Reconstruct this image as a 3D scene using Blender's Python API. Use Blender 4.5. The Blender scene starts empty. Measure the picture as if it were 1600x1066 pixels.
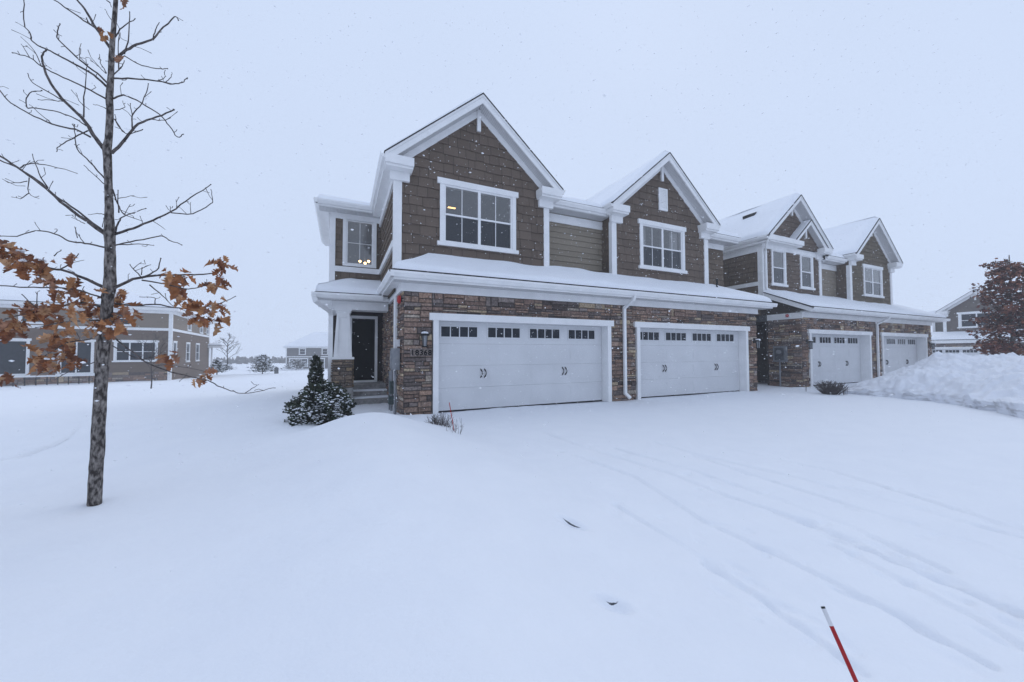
import bpy, math, random
import numpy as np
from mathutils import Vector, noise, Matrix

rnd = random.Random(7)
scene = bpy.context.scene
COL = scene.collection

# ------------------------------------------------------------------ camera
F_PX, YAW, PIT, ROL = 577.664, math.radians(24.7655), math.radians(1.8116), math.radians(-.1277)
CAM_H = 1.41
Fv = Vector((math.sin(YAW)*math.cos(PIT), math.cos(YAW)*math.cos(PIT), math.sin(PIT)))
R0 = Vector((math.cos(YAW), -math.sin(YAW), 0)); U0 = R0.cross(Fv)
Rv = math.cos(ROL)*R0 + math.sin(ROL)*U0
Uv = -math.sin(ROL)*R0 + math.cos(ROL)*U0
CAMP = Vector((0, 0, CAM_H))
cd = bpy.data.cameras.new('camera'); cam = bpy.data.objects.new('camera', cd); COL.objects.link(cam)
cd.sensor_width = 36; cd.lens = F_PX/1600*36; cd.clip_start = .05; cd.clip_end = 3000
m3 = Matrix((Rv, Uv, -Fv)).transposed()
cam.matrix_world = Matrix.Translation(CAMP) @ m3.to_4x4()
scene.camera = cam

def ray(px, py): return Fv + (px-800)/F_PX*Rv - (py-533)/F_PX*Uv
def onZ(px, py, z=0.): d = ray(px, py); return CAMP + d*((z-CAM_H)/d.z)
def onY(px, py, y): d = ray(px, py); return CAMP + d*(y/d.y)
def onX(px, py, x): d = ray(px, py); return CAMP + d*(x/d.x)
def onD(px, py, t): return CAMP + ray(px, py)*t

# ------------------------------------------------------------------ materials
def lin(r, g, b):
    f = lambda c: (c/255/12.92) if c/255 <= .04045 else ((c/255+.055)/1.055)**2.4
    return (f(r), f(g), f(b), 1)

def new_mat(name):
    m = bpy.data.materials.new(name); m.use_nodes = True
    nt = m.node_tree; b = nt.nodes['Principled BSDF']
    return m, nt, b

def N(nt, kind, **kw):
    n = nt.nodes.new(kind)
    for k, v in kw.items():
        if k.startswith('_'): setattr(n, k[1:], v)
        else: n.inputs[k.replace('__', ' ')].default_value = v
    return n

def noisy(name, c1, c2, scale=6., rough=.7, bump=0., bscale=40., spec=.3, stretch=None, detail=6, metallic=0., lo=.35, hi=.65):
    m, nt, b = new_mat(name)
    tc = N(nt, 'ShaderNodeTexCoord'); src = tc.outputs['Object']
    if stretch:
        mp = N(nt, 'ShaderNodeMapping'); mp.inputs['Scale'].default_value = stretch
        nt.links.new(src, mp.inputs['Vector']); src = mp.outputs['Vector']
    n = N(nt, 'ShaderNodeTexNoise', Scale=scale, Detail=detail)
    nt.links.new(src, n.inputs['Vector'])
    cr = N(nt, 'ShaderNodeValToRGB')
    cr.color_ramp.elements[0].position = lo; cr.color_ramp.elements[0].color = (*c1, 1)
    cr.color_ramp.elements[1].position = hi; cr.color_ramp.elements[1].color = (*c2, 1)
    nt.links.new(n.outputs['Fac'], cr.inputs['Fac']); nt.links.new(cr.outputs['Color'], b.inputs['Base Color'])
    b.inputs['Roughness'].default_value = rough; b.inputs['Specular IOR Level'].default_value = spec
    b.inputs['Metallic'].default_value = metallic
    if bump:
        n2 = N(nt, 'ShaderNodeTexNoise', Scale=bscale, Detail=4); nt.links.new(src, n2.inputs['Vector'])
        bp = N(nt, 'ShaderNodeBump', Strength=bump, Distance=.02); nt.links.new(n2.outputs['Fac'], bp.inputs['Height'])
        nt.links.new(bp.outputs['Normal'], b.inputs['Normal'])
    return m

def attr_mat(name, scale=30., amount=.35, rough=.85, bump=.4, bscale=60., spec=.2, stretch=None):
    """own colour of every stone / board / leaf from a colour attribute, roughened with noise"""
    m, nt, b = new_mat(name)
    at = N(nt, 'ShaderNodeAttribute', _attribute_name='Col')
    tc = N(nt, 'ShaderNodeTexCoord'); src = tc.outputs['Object']
    if stretch:
        mp = N(nt, 'ShaderNodeMapping'); mp.inputs['Scale'].default_value = stretch
        nt.links.new(src, mp.inputs['Vector']); src = mp.outputs['Vector']
    n = N(nt, 'ShaderNodeTexNoise', Scale=scale, Detail=5); nt.links.new(src, n.inputs['Vector'])
    mr = N(nt, 'ShaderNodeMapRange'); mr.inputs['To Min'].default_value = 1-amount; mr.inputs['To Max'].default_value = 1+amount
    mr.inputs['From Min'].default_value = .3; mr.inputs['From Max'].default_value = .7
    nt.links.new(n.outputs['Fac'], mr.inputs['Value'])
    mx = N(nt, 'ShaderNodeVectorMath', _operation='SCALE')
    nt.links.new(at.outputs['Color'], mx.inputs[0]); nt.links.new(mr.outputs['Result'], mx.inputs['Scale'])
    nt.links.new(mx.outputs['Vector'], b.inputs['Base Color'])
    b.inputs['Roughness'].default_value = rough; b.inputs['Specular IOR Level'].default_value = spec
    if bump:
        n2 = N(nt, 'ShaderNodeTexNoise', Scale=bscale, Detail=4); nt.links.new(src, n2.inputs['Vector'])
        bp = N(nt, 'ShaderNodeBump', Strength=bump, Distance=.012); nt.links.new(n2.outputs['Fac'], bp.inputs['Height'])
        nt.links.new(bp.outputs['Normal'], b.inputs['Normal'])
    return m

def snow_mat(name, c=(.86, .88, .92), bump=.4, coarse=9.):
    m, nt, b = new_mat(name)
    tc = N(nt, 'ShaderNodeTexCoord')
    n = N(nt, 'ShaderNodeTexNoise', Scale=2.2, Detail=8, Roughness=.6); nt.links.new(tc.outputs['Object'], n.inputs['Vector'])
    cr = N(nt, 'ShaderNodeValToRGB')
    cr.color_ramp.elements[0].position = .3; cr.color_ramp.elements[0].color = (c[0]*.96, c[1]*.965, c[2]*.975, 1)
    cr.color_ramp.elements[1].position = .7; cr.color_ramp.elements[1].color = (*c, 1)
    nt.links.new(n.outputs['Fac'], cr.inputs['Fac']); nt.links.new(cr.outputs['Color'], b.inputs['Base Color'])
    b.inputs['Roughness'].default_value = .75; b.inputs['Specular IOR Level'].default_value = .15
    n2 = N(nt, 'ShaderNodeTexNoise', Scale=coarse, Detail=10, Roughness=.62); nt.links.new(tc.outputs['Object'], n2.inputs['Vector'])
    bp = N(nt, 'ShaderNodeBump', Strength=bump, Distance=.03); nt.links.new(n2.outputs['Fac'], bp.inputs['Height'])
    nt.links.new(bp.outputs['Normal'], b.inputs['Normal'])
    return m

def glass_mat(name, refl, tint=(1, 1, 1), film=0., film_c=(.05, .06, .08)):
    m, nt, b = new_mat(name); nt.nodes.remove(b)
    out = nt.nodes['Material Output']
    tr = N(nt, 'ShaderNodeBsdfTransparent'); tr.inputs['Color'].default_value = (*tint, 1)
    gl = N(nt, 'ShaderNodeBsdfGlossy', Roughness=.015); gl.inputs['Color'].default_value = (1, 1, 1, 1)
    fr = N(nt, 'ShaderNodeFresnel', IOR=1.5)
    mr = N(nt, 'ShaderNodeMath', _operation='MULTIPLY_ADD'); mr.inputs[1].default_value = 1.4; mr.inputs[2].default_value = refl
    nt.links.new(fr.outputs['Fac'], mr.inputs[0])
    base = tr.outputs['BSDF']
    if film:
        df = N(nt, 'ShaderNodeBsdfDiffuse'); df.inputs['Color'].default_value = (*film_c, 1)
        mf = N(nt, 'ShaderNodeMixShader'); mf.inputs['Fac'].default_value = film
        nt.links.new(tr.outputs['BSDF'], mf.inputs[1]); nt.links.new(df.outputs['BSDF'], mf.inputs[2]); base = mf.outputs['Shader']
    mx = N(nt, 'ShaderNodeMixShader')
    nt.links.new(mr.outputs['Value'], mx.inputs['Fac']); nt.links.new(base, mx.inputs[1]); nt.links.new(gl.outputs['BSDF'], mx.inputs[2])
    nt.links.new(mx.outputs['Shader'], out.inputs['Surface'])
    return m

def soffit_mat():
    m, nt, b = new_mat('vented_soffit')
    tc = N(nt, 'ShaderNodeTexCoord')
    w = N(nt, 'ShaderNodeTexWave', Scale=8., Distortion=0.); w.bands_direction = 'X'
    nt.links.new(tc.outputs['Object'], w.inputs['Vector'])
    cr = N(nt, 'ShaderNodeValToRGB')
    cr.color_ramp.elements[0].position = .04; cr.color_ramp.elements[0].color = (.42, .42, .43, 1)
    cr.color_ramp.elements[1].position = .22; cr.color_ramp.elements[1].color = (.66, .66, .67, 1)
    nt.links.new(w.outputs['Fac'], cr.inputs['Fac']); nt.links.new(cr.outputs['Color'], b.inputs['Base Color'])
    bp = N(nt, 'ShaderNodeBump', Strength=.5, Distance=.02); nt.links.new(w.outputs['Fac'], bp.inputs['Height'])
    nt.links.new(bp.outputs['Normal'], b.inputs['Normal']); b.inputs['Roughness'].default_value = .5
    return m

def emit_mat(name, c, s):
    m, nt, b = new_mat(name)
    b.inputs['Base Color'].default_value = (*c, 1); b.inputs['Emission Color'].default_value = (*c, 1); b.inputs['Emission Strength'].default_value = s
    return m

M = dict(
    snow=snow_mat('fresh_snow'), rsnow=snow_mat('roof_snow', bump=.2, coarse=5.), bank=snow_mat('ploughed_snow', c=(.82, .84, .89), bump=.18, coarse=7.),
    trim=noisy('white_trim', (.78, .785, .79), (.85, .85, .855), 3., .45, .06, 30.),
    door=noisy('garage_door_white', (.63, .64, .66), (.68, .69, .71), 1.5, .5, .03, 120.),
    soffit=soffit_mat(),
    shake=attr_mat('brown_shake', 25., .22, .8, .5, 40., stretch=(1, 1, 6)),
    lap=attr_mat('olive_lap', 25., .14, .75, .3, 40., stretch=(1, 1, 6)),
    backing=noisy('sheathing', (.05, .04, .035), (.07, .06, .05), 4.),
    stone=attr_mat('ledge_stone', 22., .45, .9, .9, 45.),
    mortar=noisy('mortar', (.07, .06, .055), (.11, .10, .09), 20., .95, .3, 60.),
    shingle=noisy('dark_shingle', (.018, .018, .02), (.05, .048, .048), 40., .9, .4, 80.),
    glass=glass_mat('window_glass', .10), lowglass=glass_mat('screened_glass', .0, (.8, .8, .8), .55, (.012, .018, .03)),
    dglass=noisy('dark_glass', (.008, .012, .020), (.018, .024, .034), 5., .10, spec=.28),
    room=noisy('room_wall', (.16, .16, .17), (.2, .2, .2), 1.),
    black=noisy('black_paint', (.006, .006, .007), (.010, .010, .011), 6., .5, spec=.12),
    iron=noisy('black_iron', (.012, .012, .013), (.03, .03, .03), 20., .45, metallic=.3),
    grey=noisy('grey_metal', (.22, .23, .25), (.30, .31, .33), 8., .45, metallic=.3),
    meterface=noisy('dark_grey_metal', (.10, .105, .115), (.15, .155, .165), 8., .45, metallic=.3),
    concrete=noisy('concrete', (.20, .195, .19), (.32, .31, .30), 9., .9, .4, 50.),
    red=noisy('red_plastic', (.35, .012, .015), (.42, .02, .02), 8., .4),
    white_paint=noisy('white_paint', (.62, .62, .64), (.72, .72, .74), 12., .4),
    bark=noisy('oak_bark', (.045, .037, .034), (.30, .27, .25), 26., .95, 1., 40., stretch=(1.7, 1.7, .75), detail=9, lo=.40, hi=.66),
    twig=noisy('twig_bark', (.04, .033, .033), (.14, .12, .115), 25., .9, .5, 60.),
    leaf=attr_mat('dry_leaf', 30., .3, .65, .3, 50.),
    needle=attr_mat('evergreen_needle', 30., .3, .7, 0.),
    fog_tree=noisy('bare_branch', (.06, .055, .055), (.11, .10, .10), 8., .9),
    warm=emit_mat('warm_bulb', (1., .62, .25), 9.), warmstrip=emit_mat('warm_strip', (1., .6, .2), 3.),
    grime=noisy('utility_green', (.04, .07, .07), (.10, .12, .12), 12., .6),
    drape=noisy('window_drape', (.25, .25, .26), (.42, .42, .43), 3., .8, stretch=(14, 14, .3)),
    dark_fill=noisy('dark_grey_fill', (.05, .055, .065), (.16, .165, .18), 60., .95, .6, 90.),
    flake=noisy('snowflake', (.85, .86, .88), (.9, .9, .92), 5., .8),
)

fm = M['flake']; nt = fm.node_tree; b_ = nt.nodes['Principled BSDF']; tl_ = N(nt, 'ShaderNodeBsdfTranslucent'); tl_.inputs['Color'].default_value = (.95, .96, .98, 1)
mxs = N(nt, 'ShaderNodeMixShader'); mxs.inputs['Fac'].default_value = .75; nt.links.new(b_.outputs['BSDF'], mxs.inputs[1]); nt.links.new(tl_.outputs['BSDF'], mxs.inputs[2]); nt.links.new(mxs.outputs['Shader'], nt.nodes['Material Output'].inputs['Surface'])

# ------------------------------------------------------------------ mesh builder
ORG = {}
class MB:
    def __init__(s): s.v = []; s.f = []; s.mi = []; s.c = []; s.mats = []; s.cur = 0; s.col = None
    def mat(s, m):
        if m not in s.mats: s.mats.append(m)
        s.cur = s.mats.index(m); return s
    def face(s, pts, col=None):
        n = len(s.v); s.v.extend([tuple(p) for p in pts]); s.f.append(tuple(range(n, n+len(pts)))); s.mi.append(s.cur); s.c.append(col or s.col)
    def mesh(s, vs, fs, col=None):
        n = len(s.v); s.v.extend([tuple(p) for p in vs])
        for f in fs: s.f.append(tuple(i+n for i in f)); s.mi.append(s.cur); s.c.append(col or s.col)
    def hexa(s, p, col=None):   # 8 corners: bottom ring 0-3, top ring 4-7
        s.mesh(p, [(3, 2, 1, 0), (4, 5, 6, 7), (0, 1, 5, 4), (1, 2, 6, 5), (2, 3, 7, 6), (3, 0, 4, 7)], col)
    def box(s, x0, x1, y0, y1, z0, z1, col=None):
        s.hexa([(x0, y0, z0), (x1, y0, z0), (x1, y1, z0), (x0, y1, z0), (x0, y0, z1), (x1, y0, z1), (x1, y1, z1), (x0, y1, z1)], col)
    def fbox(s, fr, s0, s1, z0, z1, d0, d1, col=None):
        p = fr.pt
        s.hexa([p(s0, z0, d1), p(s1, z0, d1), p(s1, z0, d0), p(s0, z0, d0), p(s0, z1, d1), p(s1, z1, d1), p(s1, z1, d0), p(s0, z1, d0)], col)
    def prism(s, poly, fr, d0, d1, col=None):   # polygon (s,z) in a frame, extruded d0..d1
        n = len(poly)
        a = [fr.pt(q[0], q[1], d1) for q in poly]; b = [fr.pt(q[0], q[1], d0) for q in poly]
        s.mesh(a+b, [tuple(range(n)), tuple(range(2*n-1, n-1, -1))]+[(i, (i+1) % n, n+(i+1) % n, n+i) for i in range(n)], col)
    def tube(s, pts, rad, seg=6, col=None, wob=0.):
        pts = [Vector(p) for p in pts]; n = len(pts); vs = []; fs = []
        up = None
        for i, p in enumerate(pts):
            t = (pts[min(i+1, n-1)]-pts[max(i-1, 0)])
            if t.length < 1e-9: t = Vector((0, 0, 1))
            t.normalize()
            if up is None:
                up = t.orthogonal().normalized()
            else:
                up = (up - t*up.dot(t))
                up = up.normalized() if up.length > 1e-6 else t.orthogonal().normalized()
            w = t.cross(up)
            r = rad[i] if hasattr(rad, '__len__') else rad
            for k in range(seg):
                a = 2*math.pi*k/seg
                rr = r*(1+(wob*noise.noise(Vector((math.cos(a)*1.7, math.sin(a)*1.7, p.z*9+p.x*3))) if wob else 0))
                vs.append(p + (up*math.cos(a)+w*math.sin(a))*rr)
        for i in range(n-1):
            for k in range(seg):
                a = i*seg+k; b = i*seg+(k+1) % seg
                fs.append((a, b, b+seg, a+seg))
        fs.append(tuple(range(seg-1, -1, -1))); fs.append(tuple(range((n-1)*seg, n*seg)))
        s.mesh(vs, fs, col)
    def ball(s, c, rx, ry=None, rz=None, col=None, n=6, m=4):
        ry = ry or rx; rz = rz or rx; vs = [(c[0], c[1], c[2]-rz)]; fs = []
        for j in range(1, m):
            th = -math.pi/2+math.pi*j/m
            for i in range(n):
                a = 2*math.pi*i/n; vs.append((c[0]+rx*math.cos(th)*math.cos(a), c[1]+ry*math.cos(th)*math.sin(a), c[2]+rz*math.sin(th)))
        vs.append((c[0], c[1], c[2]+rz)); L = len(vs)-1
        for i in range(n):
            fs.append((0, 1+(i+1) % n, 1+i)); fs.append((L, L-n+i, L-n+(i+1) % n))
            for j in range(m-2):
                a = 1+j*n+i; b = 1+j*n+(i+1) % n; fs.append((a, b, b+n, a+n))
        s.mesh(vs, fs, col)
    def build(s, name, mat, parent=None, smooth=False, merge=False):
        me = bpy.data.meshes.new(name)
        o3 = (0, 0, 0)
        p = parent
        while p is not None:
            if p.name in ORG: o3 = ORG[p.name]; break
            p = p.parent
        vs = [(a-o3[0], b-o3[1], c-o3[2]) for a, b, c in s.v]
        me.from_pydata(vs, [], s.f)
        mats = s.mats if s.mats else [mat]
        for m in mats: me.materials.append(m)
        if len(mats) > 1: me.polygons.foreach_set('material_index', s.mi)
        if any(c is not None for c in s.c):
            at = me.color_attributes.new('Col', 'FLOAT_COLOR', 'CORNER')
            arr = np.empty((len(me.loops), 4), np.float32); k = 0
            for f, c in zip(s.f, s.c):
                c = c or (.2, .2, .2); n = len(f); arr[k:k+n, :3] = c[:3]; arr[k:k+n, 3] = 1; k += n
            at.data.foreach_set('color', arr.ravel())
        if smooth: me.polygons.foreach_set('use_smooth', [True]*len(me.polygons))
        me.update()
        ob = bpy.data.objects.new(name, me); COL.objects.link(ob)
        if parent is not None: ob.parent = parent
        return ob

class Fr:   # a wall's own frame: s along the wall, z up, d out of the wall
    def __init__(s, o, a, n): s.o = Vector(o); s.a = Vector(a); s.n = Vector(n)
    def pt(s, u, z, d): return s.o + s.a*u + s.n*d + Vector((0, 0, z))
def FY(y): return Fr((0, y, 0), (1, 0, 0), (0, -1, 0))      # faces the street
def FL(x): return Fr((x, 0, 0), (0, 1, 0), (-1, 0, 0))      # faces left
def FR(x): return Fr((x, 0, 0), (0, 1, 0), (1, 0, 0))       # faces right
def FB(y): return Fr((0, y, 0), (1, 0, 0), (0, 1, 0))       # faces back

def tag(o, label=None, cat=None, group=None, kind=None):
    if label: o['label'] = label
    if cat: o['category'] = cat
    if group: o['group'] = group
    if kind: o['kind'] = kind
    return o
def empty(name, loc, rz=0.):
    o = bpy.data.objects.new(name, None); COL.objects.link(o); o.location = loc; o.rotation_euler = (0, 0, rz)
    o.empty_display_size = .3
    ORG[o.name] = tuple(loc) if rz == 0 else (0, 0, 0)
    return o

# ------------------------------------------------------------------ 2-D polygon helpers
def clip(poly, a, b, c):
    out = []
    for i in range(len(poly)):
        p, q = poly[i], poly[(i+1) % len(poly)]
        dp = a*p[0]+b*p[1]-c; dq = a*q[0]+b*q[1]-c
        if dp <= 1e-9: out.append(p)
        if (dp < -1e-9 and dq > 1e-9) or (dp > 1e-9 and dq < -1e-9):
            t = dp/(dp-dq); out.append((p[0]+(q[0]-p[0])*t, p[1]+(q[1]-p[1])*t))
    return out if len(out) > 2 else []
def clip_convex(poly, wall):
    ar = sum(wall[i][0]*wall[(i+1) % len(wall)][1]-wall[(i+1) % len(wall)][0]*wall[i][1] for i in range(len(wall)))
    w = wall if ar > 0 else wall[::-1]
    for i in range(len(w)):
        p, q = w[i], w[(i+1) % len(w)]
        a, b = (q[1]-p[1]), -(q[0]-p[0])
        poly = clip(poly, a, b, a*p[0]+b*p[1])
        if not poly: return []
    return poly
def sub_rect(polys, r):
    s0, s1, z0, z1 = r; out = []
    for p in polys:
        l = clip(p, 1, 0, s0)
        if l: out.append(l)
        g = clip(p, -1, 0, -s1)
        if g: out.append(g)
        m = clip(p, -1, 0, -s0)
        m = clip(m, 1, 0, s1) if m else []
        if m:
            b = clip(m, 0, 1, z0)
            if b: out.append(b)
            t = clip(m, 0, -1, -z1)
            if t: out.append(t)
    return out
def rect(s0, s1, z0, z1): return [(s0, z0), (s1, z0), (s1, z1), (s0, z1)]

def jit(c, r, k): f = 1+r.uniform(-k, k); return tuple(x*f for x in c)

BROWN = (.145, .112, .090); OLIVE = (.262, .225, .178); SIDEB = (.152, .117, .089)
def siding(parent, fr, wall, holes=(), exposure=.24, kind='shake', base=BROWN, seed=1, name='siding', mat=None):
    r = random.Random(seed); mb = MB()
    smin = min(p[0] for p in wall); smax = max(p[0] for p in wall); zmin = min(p[1] for p in wall); zmax = max(p[1] for p in wall)
    zz = zmin - .05
    while zz < zmax:
        s = smin - r.uniform(0, .3)
        while s < smax:
            w = r.uniform(.16, .46) if kind == 'shake' else r.uniform(2.2, 3.8)
            drop = r.choice((0, 0, .012, .022)) if kind == 'shake' else 0
            g = .006 if kind == 'shake' else .002
            p = [(s+g, zz-drop), (s+w-g, zz-drop), (s+w-g, zz+exposure), (s+g, zz+exposure)]
            polys = [clip_convex(p, wall)]
            polys = [q for q in polys if q]
            for h in holes: polys = sub_rect(polys, h)
            col = jit(base, r, .10 if kind == 'shake' else .05)
            prot = .028 + r.uniform(-.004, .006)
            for q in polys:
                off = lambda z: .003+(prot-.003)*(1-(z-(zz-drop))/(exposure+drop))
                mb.face([fr.pt(a, b, off(b)) for a, b in q], col)
                for i in range(len(q)):
                    a, b = q[i], q[(i+1) % len(q)]
                    if abs(a[1]-(zz-drop)) < 1e-6 and abs(b[1]-(zz-drop)) < 1e-6:
                        mb.face([fr.pt(a[0], a[1], off(a[1])), fr.pt(b[0], b[1], off(b[1])), fr.pt(b[0], b[1], 0), fr.pt(a[0], a[1], 0)], col)
            s += w
        zz += exposure
    polys = [list(wall)]
    for h in holes: polys = sub_rect(polys, h)
    mb.mat(mat or (M['shake'] if kind == 'shake' else M['lap'])); mb.mi = [0]*len(mb.f)
    mb.mat(M['backing'])
    for q in polys: mb.face([fr.pt(a, b, 0) for a, b in q])
    return mb.build(name, None, parent)

PAL = [((.215, .148, .120), 5), ((.27, .19, .15), 4.5), ((.145, .118, .11), 3), ((.23, .19, .175), 3), ((.42, .33, .23), 1.8), ((.30, .20, .15), 2.2), ((.36, .305, .255), 1.7), ((.10, .08, .075), 1.4)]
def stones(parent, fr, wall_rects, holes=(), seed=1, name='stone_veneer', pal=PAL, k=1.0):
    r = random.Random(seed); mb = MB(); mb.mat(M['stone'])
    cols = [p[0] for p in pal]; wts = [p[1] for p in pal]
    def stone(a0, a1, b0, b1):
        for q0 in sub_many([rect(a0, a1, b0, b1)], holes):
            s0 = min(p[0] for p in q0); s1 = max(p[0] for p in q0); z0 = min(p[1] for p in q0); z1 = max(p[1] for p in q0)
            if s1-s0 < .012 or z1-z0 < .012: continue
            g = .005; s0 += g; s1 -= g; z0 += g; z1 -= g
            if s1-s0 < .01 or z1-z0 < .01: continue
            d = r.uniform(.012, .048); b = min(.012, (s1-s0)*.25, (z1-z0)*.25)
            j = lambda: r.uniform(-.004, .004)
            col = jit(r.choices(cols, wts)[0], r, .18)
            out = [fr.pt(s0+j(), z0+j(), 0), fr.pt(s1+j(), z0+j(), 0), fr.pt(s1+j(), z1+j(), 0), fr.pt(s0+j(), z1+j(), 0)]
            inn = [fr.pt(s0+b+j(), z0+b+j(), d+j()), fr.pt(s1-b+j(), z0+b+j(), d+j()), fr.pt(s1-b+j(), z1-b+j(), d+j()), fr.pt(s0+b+j(), z1-b+j(), d+j())]
            mb.mesh(out+inn, [(4, 5, 6, 7), (0, 1, 5, 4), (1, 2, 6, 5), (2, 3, 7, 6), (3, 0, 4, 7)], col)
    def sub_many(polys, hs):
        for h in hs: polys = sub_rect(polys, h)
        return polys
    for (S0, S1, Z0, Z1) in wall_rects:
        z = Z0
        while z < Z1-.01:
            bh = min(r.uniform(.17, .27)*k, Z1-z)
            if Z1-z-bh < .06: bh = Z1-z
            s = S0
            while s < S1-.01:
                bw = r.uniform(.22, .62)*k
                if S1-s-bw < .12: bw = S1-s
                t = r.random()
                if t < .10 and bw < .4: rows = [bh]
                elif t < .62: a = r.uniform(.38, .62)*bh; rows = [a, bh-a]
                else: a = r.uniform(.26, .38)*bh; b = r.uniform(.28, .38)*bh; rows = [a, b, bh-a-b]
                zz = z
                for h in rows:
                    if r.random() < .45 and bw > .3:
                        c = r.uniform(.3, .7)*bw; stone(s, s+c, zz, zz+h); stone(s+c, s+bw, zz, zz+h)
                    else: stone(s, s+bw, zz, zz+h)
                    zz += h
                s += bw
            z += bh
    mb.mat(M['mortar'])
    for R in wall_rects:
        for q in sub_many([rect(*R)], holes): mb.face([fr.pt(a, b, .004) for a, b in q])
    return mb.build(name, None, parent)

# ------------------------------------------------------------------ building pieces
def window(parent, fr, s0, s1, z0, z1, units=2, muntin=True, head=.15, trim=.11, sill=.1, room=2.6, seed=0, drape=False, rows=1, simple=False, ears=.07, horiz=False, lower=None):
    """double hung window; s0..z1 is the hole"""
    mb = MB()
    if trim:
        mb.fbox(fr, s0-trim, s0, z0, z1, -.08, .055); mb.fbox(fr, s1, s1+trim, z0, z1, -.08, .055)
    if head: mb.fbox(fr, s0-trim-ears, s1+trim+ears, z1, z1+head, -.08, .068)
    else: mb.fbox(fr, s0-trim, s1+trim, z1, z1+.06, -.08, .054)
    if not sill: mb.fbox(fr, s0-trim, s1+trim, z0-.06, z0, -.08, .054)
    w = mb.build('window', M['trim'], parent)
    if sill:
        sb = MB(); sb.fbox(fr, s0-trim-ears, s1+trim+ears, z0-sill, z0, -.08, .085); sb.build('sill', M['trim'], w)
    fb = MB(); f = .045; mull = .075
    fb.fbox(fr, s0, s0+f, z0, z1, -.07, .03); fb.fbox(fr, s1-f, s1, z0, z1, -.07, .03)
    fb.fbox(fr, s0+f, s1-f, z0, z0+f, -.07, .028); fb.fbox(fr, s0+f, s1-f, z1-f, z1, -.07, .028)
    uw = (s1-s0-2*f-(units-1)*mull)/units; zm = z0+(z1-z0)*.49
    pb = MB()
    for u in range(units):
        a = s0+f+u*(uw+mull); b = a+uw
        if u: fb.fbox(fr, a-mull, a, z0+f, z1-f, -.07, .026)
        if not horiz: fb.fbox(fr, a, b, zm-.022, zm+.022, -.06, .02)
        if muntin:
            c = (a+b)/2; fb.fbox(fr, c-.009, c+.009, z0+f, z1-f, -.012, .004)
            if horiz: fb.fbox(fr, a, b, zm-.009, zm+.009, -.011, .005)
        pb.mat(M['dglass'] if simple else M['glass']); pb.face([fr.pt(a, zm, -.004), fr.pt(b, zm, -.004), fr.pt(b, z1-f, -.004), fr.pt(a, z1-f, -.004)])
        if not (simple or horiz): pb.mat(lower or M['lowglass'])
        pb.face([fr.pt(a, z0+f, -.006), fr.pt(b, z0+f, -.006), fr.pt(b, zm, -.006), fr.pt(a, zm, -.006)])
    fb.build('frame', M['trim'], w); pb.build('pane', None, w)
    if not simple and room:
        rb = MB(); p = fr.pt; a, b, c, d = s0-.3, s1+.5, z0-.7, z1+.22; D0, D1 = -.09, -room
        for q in ([p(a, c, D1), p(b, c, D1), p(b, d, D1), p(a, d, D1)], [p(a, c, D0), p(a, c, D1), p(a, d, D1), p(a, d, D0)], [p(b, c, D0), p(b, c, D1), p(b, d, D1), p(b, d, D0)],
                  [p(a, c, D0), p(b, c, D0), p(b, c, D1), p(a, c, D1)], [p(a, d, D0), p(b, d, D0), p(b, d, D1), p(a, d, D1)]): rb.face(q)
        rb.build('room_interior', M['room'], w)
        if drape:
            for (x0, x1) in ((s0+.02, s0+.33), (s1-.42, s1-.03)):
                db = MB()
                n = 14
                for i in range(n):
                    u0, u1 = x0+(x1-x0)*i/n, x0+(x1-x0)*(i+1)/n
                    e0, e1 = -.16+.025*(i % 2), -.16+.025*((i+1) % 2)
                    db.face([p(u0, z0+.02, e0), p(u1, z0+.02, e1), p(u1, z1-.02, e1), p(u0, z1-.02, e0)])
                db.build('curtain', M['drape'], w)
    return w

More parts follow.
